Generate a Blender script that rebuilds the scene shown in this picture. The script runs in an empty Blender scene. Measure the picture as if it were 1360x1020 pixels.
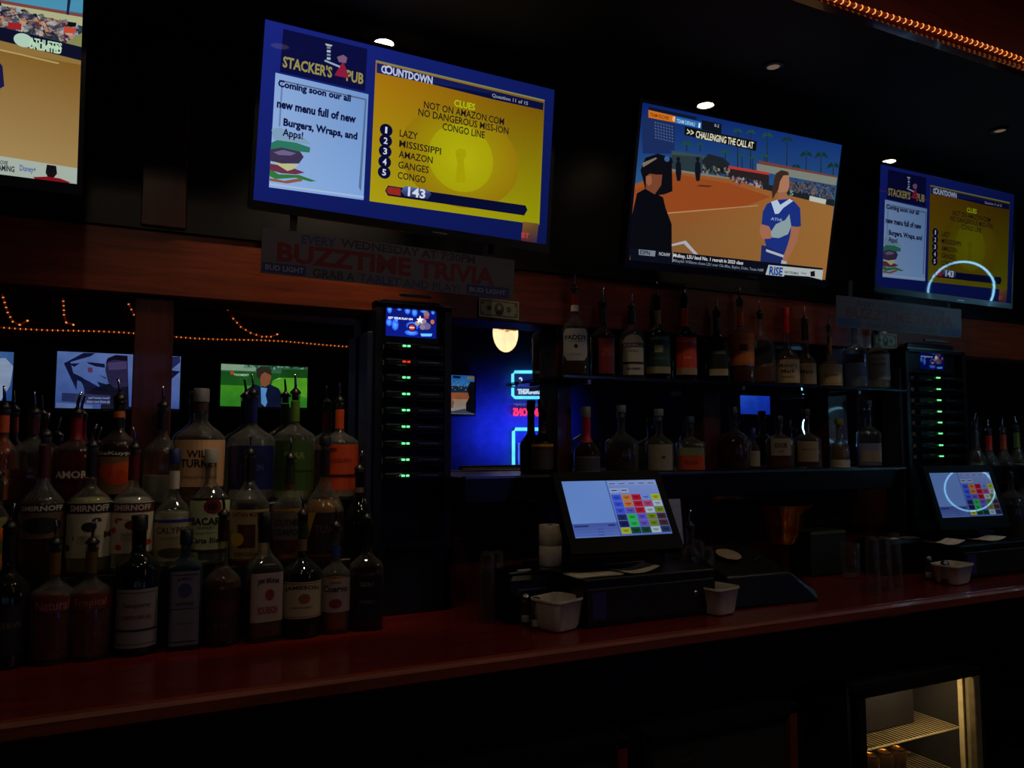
import bpy, math, random
from mathutils import Vector, Matrix
random.seed(7)
S = bpy.context.scene
COL = S.collection

# ------------------------------------------------------------------ camera, world, exposure
CH = 1.45
YAW, PIT = math.radians(25.93), math.radians(4.28)
cam = bpy.data.objects.new('camera', bpy.data.cameras.new('camera'))
COL.objects.link(cam)
cam.data.sensor_width = 36.0
cam.data.lens = 36.0 * 1028 / 1360
cam.data.clip_start = 0.02
cam.location = (0, 0, CH)
cam.rotation_euler = (math.pi / 2 + PIT, 0, -YAW)
S.camera = cam
S.view_settings.view_transform = 'Standard'
S.view_settings.look = 'None'
S.view_settings.exposure = 0.0
S.view_settings.gamma = 1.0
S.view_settings.use_curve_mapping = False
S.cycles.max_bounces = 14
S.cycles.transmission_bounces = 12
S.cycles.glossy_bounces = 5
S.cycles.diffuse_bounces = 2
S.cycles.transparent_max_bounces = 28
S.cycles.sample_clamp_indirect = 1.5
S.cycles.caustics_reflective = False
S.cycles.caustics_refractive = False
world = bpy.data.worlds.new('world')
world.use_nodes = True
world.node_tree.nodes['Background'].inputs[0].default_value = (0.004, 0.004, 0.008, 1)
world.node_tree.nodes['Background'].inputs[1].default_value = 0.3
S.world = world

SPOT_POWER = 2.0        # warm recessed lamps over the back bar
ROOM_POWER = 6.2        # unseen lamps added over the customer side
BLUE_WASH_POWER = 42.0  # added blue spots that stand in for the neon's glow

FWD = Vector((math.sin(YAW) * math.cos(PIT), math.cos(YAW) * math.cos(PIT), math.sin(PIT)))
RGT = Vector((math.cos(YAW), -math.sin(YAW), 0))
UPV = RGT.cross(FWD)
CAM = Vector((0, 0, CH))


def ray(x, y):
    return FWD + RGT * ((x - 680) / 1028) - UPV * ((y - 510) / 1028)


def at(x, y, Y):
    r = ray(x, y)
    return CAM + r * (Y / r.y)


def atz(x, y, z):
    r = ray(x, y)
    return CAM + r * ((z - CH) / r.z)


def mpp(p):          # metres per photo pixel at a point
    return (Vector(p) - CAM).dot(FWD) / 1028


def lin(c):
    return tuple((v / 255 / 12.92 if v <= 10.3 else ((v / 255 + .055) / 1.055) ** 2.4) for v in c[:3])


# ------------------------------------------------------------------ materials
MATS = {}


def pmat(name, col, rough=.5, metal=0.0, spec=.5, trans=0.0, ior=1.45, coat=0.0, emit=None, es=1.0, grain=None, attr=False, bump=0.0):
    if name in MATS:
        return MATS[name]
    m = bpy.data.materials.new(name)
    m.use_nodes = True
    nt = m.node_tree
    b = nt.nodes['Principled BSDF']
    c = lin(col) + (1,)
    b.inputs['Base Color'].default_value = c
    b.inputs['Roughness'].default_value = rough
    b.inputs['Metallic'].default_value = metal
    b.inputs['Specular IOR Level'].default_value = spec
    b.inputs['Transmission Weight'].default_value = trans
    b.inputs['IOR'].default_value = ior
    b.inputs['Coat Weight'].default_value = coat
    b.inputs['Coat Roughness'].default_value = .05
    if emit:
        b.inputs['Emission Color'].default_value = lin(emit) + (1,)
        b.inputs['Emission Strength'].default_value = es
    if attr:
        a = nt.nodes.new('ShaderNodeAttribute')
        a.attribute_name = 'Col'
        if attr == 'emit':
            nt.links.new(a.outputs['Color'], b.inputs['Emission Color'])
            b.inputs['Emission Strength'].default_value = es
        else:
            nt.links.new(a.outputs['Color'], b.inputs['Base Color'])
    if trans == 0 and not attr and not emit:
        tc = nt.nodes.new('ShaderNodeTexCoord')
        mp = nt.nodes.new('ShaderNodeMapping')
        nz = nt.nodes.new('ShaderNodeTexNoise')
        rp = nt.nodes.new('ShaderNodeValToRGB')
        if grain:
            mp.inputs['Scale'].default_value = grain
            nz.inputs['Scale'].default_value = 3.0
            nz.inputs['Detail'].default_value = 8
            nz.inputs['Roughness'].default_value = .65
            nz.inputs['Distortion'].default_value = .6
            k0, k1 = .5, 1.35
        else:
            nz.inputs['Scale'].default_value = 30
            k0, k1 = .85, 1.12
        rp.color_ramp.elements[0].position = .3
        rp.color_ramp.elements[1].position = .72
        rp.color_ramp.elements[0].color = tuple(v * k0 for v in c[:3]) + (1,)
        rp.color_ramp.elements[1].color = tuple(min(1, v * k1) for v in c[:3]) + (1,)
        nt.links.new(tc.outputs['Object'], mp.inputs[0])
        nt.links.new(mp.outputs[0], nz.inputs['Vector'])
        nt.links.new(nz.outputs[0], rp.inputs[0])
        nt.links.new(rp.outputs[0], b.inputs['Base Color'])
        if bump:
            bp = nt.nodes.new('ShaderNodeBump')
            bp.inputs['Strength'].default_value = bump
            bp.inputs['Distance'].default_value = .002
            nt.links.new(nz.outputs[0], bp.inputs['Height'])
            nt.links.new(bp.outputs[0], b.inputs['Normal'])
    MATS[name] = m
    return m


WOOD = pmat('wood_header', (128, 54, 26), .4, coat=.1, grain=(1.2, 14, 14), bump=.15)
WOODV = pmat('wood_post', (78, 32, 20), .35, coat=.3, grain=(14, 14, 1.2), bump=.15)
COUNTER = pmat('wood_counter', (106, 25, 18), .26, coat=.3, grain=(1.0, 10, 10), bump=.05)
NOSE = pmat('wood_nosing', (124, 52, 30), .5, coat=.05, grain=(1.0, 12, 12), bump=.05)
FASCIA = pmat('wood_fascia', (96, 30, 20), .2, coat=.5, grain=(1, 10, 10))
DARKW = pmat('dark_cabinet', (22, 16, 15), .5, grain=(8, 8, 1))
BLACK = pmat('black_plastic', (14, 14, 17), .35)
BLACKM = pmat('matte_black', (9, 9, 11), .6)
GLOSSB = pmat('gloss_black', (10, 10, 14), .3, coat=.1)
TILLB = pmat('till_black', (6, 6, 9), .5, spec=.12)
NAVY = pmat('blue_lit_panel', (34, 38, 62), .45)  # bluish light on the tower's side panel put into its colour
CHROME = pmat('chrome', (200, 200, 205), .12, metal=1)
STEEL = pmat('steel', (150, 150, 150), .3, metal=1)
MIRROR = pmat('mirror_glass', (225, 225, 228), .0, metal=1)
CEIL = pmat('ceiling_black', (14, 12, 12), .7)
WALLM = pmat('wall_dark', (30, 20, 24), .8)
BLUEW = pmat('wall_blue_wash', (60, 66, 120), .7)  # wall tinted blue to carry the neon's blue wash
FLOOR = pmat('floor_tile', (26, 18, 16), .5)
WHITE = pmat('white_plastic', (205, 200, 190), .4)
PAPER = pmat('paper', (225, 214, 196), .8)
GREY = pmat('grey_plastic', (90, 88, 86), .5)
BRASS = pmat('brass', (190, 120, 45), .25, metal=1)
CORK = pmat('cork', (130, 92, 58), .8)
PRINT = pmat('print', (255, 255, 255), .45, attr='base')
SCREEN = pmat('screen', (2, 2, 3), .03, spec=.25, attr='emit')


def glass(c, k=1.0):
    """thin-walled glass: tinted see-through with fresnel gloss, darker and denser towards grazing view"""
    name = 'glass_%d_%d_%d' % c
    if name in MATS:
        return MATS[name]
    m = bpy.data.materials.new(name)
    m.use_nodes = True
    nt = m.node_tree
    nt.nodes.remove(nt.nodes['Principled BSDF'])
    out = nt.nodes['Material Output']
    tr = nt.nodes.new('ShaderNodeBsdfTransparent')
    gl = nt.nodes.new('ShaderNodeBsdfGlossy')
    gl.inputs['Roughness'].default_value = .03
    fr = nt.nodes.new('ShaderNodeFresnel')
    ge = nt.nodes.new('ShaderNodeNewGeometry')          # same reflectance from either side of the thin wall
    io = nt.nodes.new('ShaderNodeMapRange')
    io.inputs['To Min'].default_value = 1.52
    io.inputs['To Max'].default_value = 1 / 1.52
    nt.links.new(ge.outputs['Backfacing'], io.inputs['Value'])
    nt.links.new(io.outputs[0], fr.inputs['IOR'])
    lw = nt.nodes.new('ShaderNodeLayerWeight')
    lw.inputs['Blend'].default_value = .35
    mx = nt.nodes.new('ShaderNodeMixRGB')
    a = lin(c)
    mx.inputs[1].default_value = tuple(v ** .6 for v in a) + (1,)
    mx.inputs[2].default_value = tuple(v * (.72 if k > 1 else .5) for v in a) + (1,)
    nz = nt.nodes.new('ShaderNodeTexNoise')
    nz.inputs['Scale'].default_value = 38
    bp = nt.nodes.new('ShaderNodeBump')
    bp.inputs['Strength'].default_value = .2
    bp.inputs['Distance'].default_value = .004
    ms = nt.nodes.new('ShaderNodeMixShader')
    tc = nt.nodes.new('ShaderNodeTexCoord')
    L = nt.links.new
    L(tc.outputs['Object'], nz.inputs['Vector'])
    L(nz.outputs[0], bp.inputs['Height'])
    L(lw.outputs['Facing'], mx.inputs[0])
    L(mx.outputs[0], tr.inputs['Color'])
    L(fr.outputs[0], ms.inputs[0])
    L(tr.outputs[0], ms.inputs[1])
    L(gl.outputs[0], ms.inputs[2])
    df = nt.nodes.new('ShaderNodeBsdfDiffuse')          # diffuse haze added so the glass shows in the dark, more at grazing view
    df.inputs['Color'].default_value = tuple(.35 + .6 * v for v in a) + (1,)
    mr = nt.nodes.new('ShaderNodeMapRange')
    mr.inputs['To Min'].default_value = .005
    mr.inputs['To Max'].default_value = .06
    m2 = nt.nodes.new('ShaderNodeMixShader')
    L(lw.outputs['Facing'], mr.inputs['Value'])
    L(mr.outputs[0], m2.inputs[0])
    L(ms.outputs[0], m2.inputs[1])
    L(df.outputs[0], m2.inputs[2])
    L(m2.outputs[0], out.inputs['Surface'])
    MATS[name] = m
    return m


CLEAR = glass((246, 248, 246), 2.0)


def liquor(c):
    """coloured liquid that lets light through and scatters a little of it"""
    name = 'liquor_%d_%d_%d' % c
    if name in MATS:
        return MATS[name]
    m = bpy.data.materials.new(name)
    m.use_nodes = True
    nt = m.node_tree
    b = nt.nodes['Principled BSDF']
    tr = nt.nodes.new('ShaderNodeBsdfTransparent')
    ms = nt.nodes.new('ShaderNodeMixShader')
    a = lin(c)
    b.inputs['Base Color'].default_value = a + (1,)
    b.inputs['Roughness'].default_value = .15
    tr.inputs['Color'].default_value = tuple(min(1, v * 1.2) ** .55 for v in a) + (1,)
    ms.inputs[0].default_value = .42
    nt.links.new(tr.outputs[0], ms.inputs[1])
    nt.links.new(b.outputs[0], ms.inputs[2])
    nt.links.new(ms.outputs[0], nt.nodes['Material Output'].inputs['Surface'])
    MATS[name] = m
    return m


def plast(c, rough=.35):
    return pmat('plastic_%d_%d_%d' % c, c, rough)


def glow(name, c, s):
    return pmat(name, (5, 5, 5), .3, emit=c, es=s)


# ------------------------------------------------------------------ mesh helpers
class MB:
    def __init__(s):
        s.v, s.f, s.c = [], [], []

    def add(s, v, f):
        n = len(s.v)
        s.v += [tuple(p) for p in v]
        s.f += [tuple(i + n for i in q) for q in f]
        return s

    def box(s, c, d, M=None, ch=0.0):
        hx, hy, hz = d[0] / 2, d[1] / 2, d[2] / 2
        ch = min(ch, hx * .45, hy * .45, hz * .45)
        if ch <= 0:
            P = [(x, y, z) for x in (-hx, hx) for y in (-hy, hy) for z in (-hz, hz)]
            Fs = [(0, 1, 3, 2), (4, 6, 7, 5), (0, 4, 5, 1), (2, 3, 7, 6), (0, 2, 6, 4), (1, 5, 7, 3)]
        else:                                    # chamfered on the four long edges of z and top/bottom
            def ring(z, k):
                a, b = hx - k, hy - k
                e = ch * .7
                return [(-a + e, -b, z), (a - e, -b, z), (a, -b + e, z), (a, b - e, z), (a - e, b, z), (-a + e, b, z), (-a, b - e, z), (-a, -b + e, z)]
            P = ring(-hz, ch) + ring(-hz + ch, 0) + ring(hz - ch, 0) + ring(hz, ch)
            Fs = [tuple(reversed(range(8))), tuple(range(24, 32))]
            for k in range(3):
                for i in range(8):
                    j = (i + 1) % 8
                    Fs.append((k * 8 + i, k * 8 + j, k * 8 + 8 + j, k * 8 + 8 + i))
        if M is not None:
            P = [M @ Vector(p) for p in P]
        P = [(p[0] + c[0], p[1] + c[1], p[2] + c[2]) for p in P]
        return s.add(P, Fs)

    def lathe(s, prof, seg=20, c=(0, 0, 0), n=2.0, rmax=None, rmin=0, ax=1.0, ay=1.0, rot=0.0):
        P, Fs = [], []
        for (r, z) in prof:
            k = 0 if rmax is None else max(0, min(1, (r - rmin) / max(1e-6, rmax - rmin)))
            e = 2 / (2 + (n - 2) * k)
            for i in range(seg):
                a = 2 * math.pi * (i + .5) / seg + rot
                ca, sa = math.cos(a), math.sin(a)
                P.append((c[0] + r * ax * math.copysign(abs(ca) ** e, ca), c[1] + r * ay * math.copysign(abs(sa) ** e, sa), c[2] + z))
        for j in range(len(prof) - 1):
            for i in range(seg):
                k = (i + 1) % seg
                Fs.append((j * seg + i, j * seg + k, (j + 1) * seg + k, (j + 1) * seg + i))
        if prof[0][0] > 1e-6:
            Fs.append(tuple(reversed(range(seg))))
        if prof[-1][0] > 1e-6:
            Fs.append(tuple(range((len(prof) - 1) * seg, len(prof) * seg)))
        return s.add(P, Fs)

    def tube(s, pts, r, seg=6, closed=False):
        pts = [Vector(p) for p in pts]
        n = len(pts)
        rr = r if isinstance(r, (list, tuple)) else [r] * n
        P, Fs = [], []
        for i, p in enumerate(pts):
            a = pts[(i - 1) % n] if (closed or i > 0) else p
            b = pts[(i + 1) % n] if (closed or i < n - 1) else p
            t = (b - a).normalized()
            u = t.cross(Vector((0, 0, 1)) if abs(t.z) < .9 else Vector((1, 0, 0))).normalized()
            w = t.cross(u)
            for k in range(seg):
                q = 2 * math.pi * k / seg
                P.append(p + (u * math.cos(q) + w * math.sin(q)) * rr[i])
        m = n if closed else n - 1
        for i in range(m):
            for k in range(seg):
                l = (k + 1) % seg
                j = (i + 1) % n
                Fs.append((i * seg + k, i * seg + l, j * seg + l, j * seg + k))
        if not closed:
            Fs += [tuple(reversed(range(seg))), tuple(range((n - 1) * seg, n * seg))]
        return s.add(P, Fs)

    def build(s, name, mat, parent=None, smooth=False, bevel=0, M=None, kind=None):
        me = bpy.data.meshes.new(name)
        me.from_pydata(s.v, [], s.f)
        if s.c:
            ca = me.color_attributes.new('Col', 'FLOAT_COLOR', 'POINT')
            flat = []
            for c in s.c:
                flat += [c[0], c[1], c[2], 1.0]
            ca.data.foreach_set('color', flat)
        me.materials.append(mat)
        if smooth:
            me.polygons.foreach_set('use_smooth', [True] * len(me.polygons))
            if smooth != 'all':
                me.set_sharp_from_angle(angle=math.radians(50))
        o = bpy.data.objects.new(name, me)
        COL.objects.link(o)
        if M is not None:
            o.matrix_world = M
        if parent is not None:
            o.parent = parent
        if bevel:
            b = o.modifiers.new('bevel', 'BEVEL')
            b.width = bevel
            b.segments = 2
            b.limit_method = 'ANGLE'
        if kind:
            o['kind'] = kind
        return o


def box(c, d, ch=0.0, M=None):
    return MB().box(c, d, M, ch)


def span(a, b, ch=0.0):
    return MB().box([(a[i] + b[i]) / 2 for i in range(3)], [abs(b[i] - a[i]) for i in range(3)], None, ch)


def thing(name, label, cat, loc=(0, 0, 0), group=None, rz=0.0, M=None):
    o = bpy.data.objects.new(name, None)
    COL.objects.link(o)
    o.empty_display_size = .05
    if M is not None:
        o.matrix_world = M
    else:
        o.location = loc
        o.rotation_euler = (0, 0, rz)
    return tag(o, label, cat, group)


def tag(o, label, cat, group=None):
    o['label'] = label
    o['category'] = cat
    if group:
        o['group'] = group
    return o


def struct(name, mb, mat, **k):
    o = mb.build(name, mat, **k)
    o['kind'] = 'structure'
    return o


# ------------------------------------------------------------------ flat print and screens
GC = {}


def glyphs(s, bold=0):
    key = (s, bold)
    if key in GC:
        return GC[key]
    cu = bpy.data.curves.new('t', 'FONT')
    cu.body = s
    cu.resolution_u = 2
    cu.offset = .010 * bold
    o = bpy.data.objects.new('t', cu)
    COL.objects.link(o)
    dg = bpy.context.evaluated_depsgraph_get()
    me = o.evaluated_get(dg).to_mesh()
    V = [(v.co.x, v.co.y) for v in me.vertices]
    Fs = [tuple(p.vertices) for p in me.polygons]
    o.evaluated_get(dg).to_mesh_clear()
    bpy.data.objects.remove(o)
    bpy.data.curves.remove(cu)
    if not V:
        V, Fs = [(0, 0), (1, 0), (1, 1)], []
    x0, x1 = min(v[0] for v in V), max(v[0] for v in V)
    y0, y1 = min(v[1] for v in V), max(v[1] for v in V)
    V = [((x - x0) / max(1e-6, x1 - x0), (y - y0) / max(1e-6, y1 - y0)) for x, y in V]
    GC[key] = (V, Fs)
    return GC[key]


def homography(q):
    """pixel quad (tl, tr, br, bl) -> unit square, v down"""
    src = q
    dst = [(0, 0), (1, 0), (1, 1), (0, 1)]
    A = []
    for (x, y), (u, v) in zip(src, dst):
        A.append([x, y, 1, 0, 0, 0, -u * x, -u * y, u])
        A.append([0, 0, 0, x, y, 1, -v * x, -v * y, v])
    n = 8
    for i in range(n):
        p = max(range(i, n), key=lambda r: abs(A[r][i]))
        A[i], A[p] = A[p], A[i]
        for r in range(n):
            if r != i:
                k = A[r][i] / A[i][i]
                A[r] = [a - k * b for a, b in zip(A[r], A[i])]
    h = [A[i][8] / A[i][i] for i in range(n)] + [1]
    return lambda x, y: ((h[0] * x + h[1] * y + h[2]) / (h[6] * x + h[7] * y + 1), (h[3] * x + h[4] * y + h[5]) / (h[6] * x + h[7] * y + 1))


class Art:
    """flat shapes in unit coordinates (u right, v down) put on a surface by mapper(u, v, layer)"""
    def __init__(s, mapper, step=.12, gain=1.0, quad=None, mir=False):
        s.m, s.step, s.g, s.mb, s.L, s.mir = mapper, step, gain, MB(), 0, mir
        s.H = homography(quad) if quad else (lambda x, y: (x, y))

    def put(s, pts, faces, col):
        c = [lin(k) for k in col] if isinstance(col, list) else [lin(col)] * len(pts)
        if s.step < .1:                       # wrapped on a bottle: split wide triangles so they follow the curve
            pts, c = list(pts), list(c)
            out, st = [], []
            for f in faces:
                st += [(f[0], f[k], f[k + 1]) for k in range(1, len(f) - 1)]
            mid = {}
            while st:
                t = st.pop()
                e = max(((abs(pts[t[i]][0] - pts[t[(i + 1) % 3]][0]), i) for i in range(3)))
                if e[0] <= .085:
                    out.append(t)
                    continue
                i = e[1]
                a, b, d = t[i], t[(i + 1) % 3], t[(i + 2) % 3]
                k = (min(a, b), max(a, b))
                if k not in mid:
                    mid[k] = len(pts)
                    pts.append(((pts[a][0] + pts[b][0]) / 2, (pts[a][1] + pts[b][1]) / 2))
                    c.append(tuple((x + y) / 2 for x, y in zip(c[a], c[b])))
                m = mid[k]
                st += [(a, m, d), (m, b, d)]
            faces = out
        P = [s.m((1 - u) if s.mir else u, v, s.L) for u, v in pts]
        if s.mir:
            faces = [tuple(reversed(f)) for f in faces]
        s.mb.add(P, faces)
        s.mb.c += [tuple(x * s.g for x in k) for k in c]

    def clamp(s, pts):
        return [(max(0, min(1, u)), max(0, min(1, v))) for u, v in pts]

    def rect(s, u0, v0, u1, v1, col, col2=None, col3=None, col4=None):
        """col top-left, col2 bottom-left; col3 top-right, col4 bottom-right"""
        nx = max(1, math.ceil(abs(u1 - u0) / s.step))
        ny = max(1, math.ceil(abs(v1 - v0) / .25)) if col2 else 1
        tl, bl = col, col2 or col
        tr, br = col3 or tl, col4 or bl
        P, K = [], []
        for j in range(ny + 1):
            for i in range(nx + 1):
                a, b = i / nx, j / ny
                P.append((u0 + (u1 - u0) * a, v0 + (v1 - v0) * b))
                K.append(tuple((tl[k] * (1 - a) + tr[k] * a) * (1 - b) + (bl[k] * (1 - a) + br[k] * a) * b for k in range(3)))
        Fs = [(j * (nx + 1) + i, (j + 1) * (nx + 1) + i, (j + 1) * (nx + 1) + i + 1, j * (nx + 1) + i + 1) for j in range(ny) for i in range(nx)]
        s.put(P, Fs, K)
        s.L += 1
        return s

    def ell(s, u, v, ru, rv, col, col2=None, n=20, a0=0, a1=6.2832):
        P = [(u, v)] + [(u + ru * math.cos(a0 + (a1 - a0) * i / n), v + rv * math.sin(a0 + (a1 - a0) * i / n)) for i in range(n + 1)]
        s.put(s.clamp(P), [(0, i + 2, i + 1) for i in range(n)], [col] + [col2 or col] * (n + 1))
        s.L += 1
        return s

    def ring(s, u, v, ru, rv, t, col, n=24):
        P = []
        for i in range(n):
            a = 6.2832 * i / n
            P += [(u + ru * math.cos(a), v + rv * math.sin(a)), (u + ru * t * math.cos(a), v + rv * t * math.sin(a))]
        s.put(P, [(2 * i, 2 * i + 1, (2 * i + 3) % (2 * n), (2 * i + 2) % (2 * n)) for i in range(n)], col)
        s.L += 1
        return s

    def poly(s, pts, col, px=True, lift=True):
        """polygon, in photo/crop pixels through the homography when px"""
        P = [s.H(*p) for p in pts] if px else list(pts)
        P = s.clamp(P)
        n = len(P)
        # ear clipping
        ar = sum(P[i][0] * P[(i + 1) % n][1] - P[(i + 1) % n][0] * P[i][1] for i in range(n))
        idx = list(range(n))
        if ar < 0:
            idx.reverse()
        out = []
        cr = lambda a, b, c: (b[0] - a[0]) * (c[1] - a[1]) - (b[1] - a[1]) * (c[0] - a[0])
        guard = 0
        while len(idx) > 3 and guard < 400:
            guard += 1
            for k in range(len(idx)):
                i, j, l = idx[k - 1], idx[k], idx[(k + 1) % len(idx)]
                A, B, C = P[i], P[j], P[l]
                if cr(A, B, C) <= 0:
                    continue
                if any(cr(A, B, P[m]) > 0 and cr(B, C, P[m]) > 0 and cr(C, A, P[m]) > 0 for m in idx if m not in (i, j, l)):
                    continue
                out.append((i, l, j))
                idx.pop(k)
                break
            else:
                break
        if len(idx) >= 3:
            out.append((idx[0], idx[2], idx[1]))
        s.put(P, out, col)
        if lift:
            s.L += 1
        return s

    def text(s, t, u, v, w, h, col, bold=0, anchor='c', flip=False, arc=0.0, slant=0.0):
        V, Fs = glyphs(t, bold)
        u0 = u - w / 2 if anchor == 'c' else u
        P = [(u0 + w * ((1 - x) if flip else x) + slant * y * h, v + h / 2 - h * y - arc * (1 - (2 * x - 1) ** 2)) for x, y in V]
        s.put(s.clamp(P), Fs if s.mir == flip or True else Fs, col)
        s.L += 1
        return s

    def ptext(s, t, p0, p1, h, col, bold=0, flip=False, up=True):
        """text from pixel p0 to p1 (both at mid height), height h of the panel"""
        a, b = s.H(*p0), s.H(*p1)
        V, Fs = glyphs(t, bold)
        P = [(a[0] + (b[0] - a[0]) * ((1 - x) if flip else x), a[1] + (b[1] - a[1]) * x * 0 + (b[1] - a[1]) * .5 + h / 2 - h * y) for x, y in V]
        s.put(s.clamp(P), Fs, col)
        s.L += 1
        return s

    def build(s, name, mat, parent):
        return s.mb.build(name, mat, parent)


def flatmap(w, h, y0=-.001, zc=0.0, lay=.00004):
    return lambda u, v, L: ((u - .5) * w, y0 - L * lay, zc + (.5 - v) * h)


def specks(a, quad, n, cols, su, sv, seed=1):
    """crowd-like flecks spread in a pixel quad"""
    R = random.Random(seed)
    P, Fs, K = [], [], []
    for _ in range(n):
        p, q = R.random(), R.random()
        x = (quad[0][0] * (1 - p) + quad[1][0] * p) * (1 - q) + (quad[3][0] * (1 - p) + quad[2][0] * p) * q
        y = (quad[0][1] * (1 - p) + quad[1][1] * p) * (1 - q) + (quad[3][1] * (1 - p) + quad[2][1] * p) * q
        u, v = a.H(x, y)
        if not (.0 < u < .99 and 0.0 < v < .98):
            continue
        k = len(P)
        du, dv = su * R.uniform(.5, 1.3), sv * R.uniform(.5, 1.4)
        P += a.clamp([(u - du, v - dv * .4), (u + du * .2, v - dv), (u + du, v + dv * .3), (u - du * .3, v + dv)])
        Fs.append((k, k + 3, k + 2, k + 1))
        K += [R.choice(cols)] * 4
    if P:
        a.put(P, Fs, K)
        a.L += 1


# ------------------------------------------------------------------ the room
YM = 2.56           # mirror face
XL, XR, YB = -2.6, 7.0, -4.72
ZC, ZS = 3.15, 2.66
struct('floor', span((XL, YB, -.1), (XR, 2.75, 0)), FLOOR)
struct('wall_back', span((XL, 2.6, 0), (XR, 2.75, ZC)), DARKW)
struct('wall_front', span((XL, YB - .12, 0), (XR, YB, ZC)), WALLM)
struct('wall_left', span((XL - .12, YB, 0), (XL, 2.75, ZC)), WALLM)
struct('wall_right', span((XR, YB, 0), (XR + .12, 2.75, ZC)), WALLM)
struct('ceiling', span((XL, YB, ZC), (XR, 1.5, ZC + .1)), CEIL)
so = struct('ceiling', span((XL, 1.5, ZS), (XR, 2.6, ZC + .1)), CEIL)
struct('trim_1', span((XL, 1.47, ZS), (XR, 1.5, ZC)), FASCIA)
# wooden wall above the mirrors: header boards side by side, one continuous band
ZH = 1.878
struct('wall_upper', span((XL, 2.52, ZH + .195), (XR, 2.6, ZS)), pmat('wood_upper', (12, 9, 9), .4, grain=(1.2, 12, 12)))
xs = [XL, XR]
for i in range(len(xs) - 1):
    o = struct('trim_2', span((xs[i] + .001, 2.47, ZH), (xs[i + 1] - .001, 2.6, ZH + .195), .004), WOOD)
struct('trim_3', span((XL, 2.46, ZH + .193), (XR, 2.52, ZH + .205)), pmat('wood_upper', (12, 9, 9), .4))
struct('trim_3', span((-.005, 2.45, ZH + .2), (.115, 2.55, ZS), .004), WOODV)
# mirror panes between the posts
posts = [(-1.3, .1), (-.012, .105), (1.395, .062), (2.075, .09), (2.78, .12), (3.6, .1), (4.5, .1), (5.6, .1)]
mx = [XL, -1.25, .04, 1.42, 2.12, 2.84, 3.65, 4.55, 5.65, XR]
for i in range(len(mx) - 1):
    pane = struct('window_%d' % (i + 1), span((mx[i] + .003, YM, 1.0), (mx[i + 1] - .003, YM + .012, ZH + .02)), MIRROR)
for x, w in posts:
    struct('trim_4', span((x, 2.49, 1.33 if x > .5 else .9), (x + w, YM + .03, ZH), .004), WOODV)

# ------------------------------------------------------------------ the back counter
ct = thing('back_counter', 'long red-brown wooden back bar counter under the bottles', 'counter', (2, 2.2, 0))
MI = Matrix.Translation((-2, -2.2, 0))


def loc(o, t):
    o.location = (-t[0], -t[1], -t[2])
    return o


CT = (2, 2.2, 0)
loc(span((XL + .01, 1.86, .855), (XR - .01, 2.598, .9), .004).build('worktop', COUNTER, ct), CT)
loc(span((XL + .01, 1.825, .862), (XR - .01, 1.862, .902), .008).build('front_nosing', NOSE, ct), CT)
loc(span((XL + .01, 2.02, .62), (XR - .01, 2.598, .855)).build('apron_panel', DARKW, ct), CT)
loc(span((XL + .01, 2.55, .9), (.92, 2.598, 1.0)).build('backsplash', WOODV, ct), CT)
# wood panel and dark ledge below the right-hand mirrors
struct('trim_5', span((.93, 2.53, .9), (XR, 2.6, 1.27)), WOODV)
struct('trim_6', span((.95, 2.30, 1.252), (3.02, 2.60, 1.335), .003), GLOSSB)
struct('trim_6', span((3.6, 2.30, 1.252), (XR, 2.60, 1.335), .003), GLOSSB)
struct('trim_7', span((.95, 2.292, 1.332), (3.02, 2.32, 1.340)), STEEL)

# glass shelf for the upper row
sh = thing('glass_shelf', 'dark glass wall shelf holding the upper row of whiskey bottles', 'shelf', (2.2, 2.42, 1.66))
c0 = (2.2, 2.42, 1.66)
loc(span((1.33, 2.33, 1.672), (3.10, 2.545, 1.684), .002).build('shelf_panel', glass((150, 190, 170)), sh), c0)
loc(span((1.33, 2.326, 1.674), (3.10, 2.33, 1.682)).build('front_edge', pmat('shelf_edge', (90, 96, 104), .2, metal=1), sh), c0)
for x in (1.44, 2.15, 2.8):
    m = MB().box((x, 2.44, 1.662), (.014, .21, .016)).box((x, 2.54, 1.62), (.014, .016, .09))
    loc(m.build('bracket', STEEL, sh), c0)

# ------------------------------------------------------------------ recessed lamps
def spot(x, y, z, power, col=(1, .78, .55), ang=115, label='', grp=None, s=14, r=.036, cc=(255, 225, 185)):
    t = thing('recessed_lamp', label, 'lamp', (x, y, z), grp)
    m = MB().lathe([(r + .012, 0), (r + .012, -.005), (r + .002, -.007), (r, -.002), (r, 0)], 20)
    m.build('trim_ring', plast((40, 38, 36)), t, smooth=True)
    MB().lathe([(.0001, -.0035), (r, -.0035), (r, -.001)], 20).build('lens', glow('lamp_%d' % (s * 10), cc, s), t)
    if power > 0:
        L = bpy.data.lights.new('lamp_light', 'SPOT')
        L.energy = power
        L.color = col
        L.spot_size = math.radians(ang)
        L.spot_blend = .6
        L.shadow_soft_size = .045
        o = bpy.data.objects.new('lamp_light', L)
        COL.objects.link(o)
        o.parent = t
        o.location = (0, 0, -.012)
    return t


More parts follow.
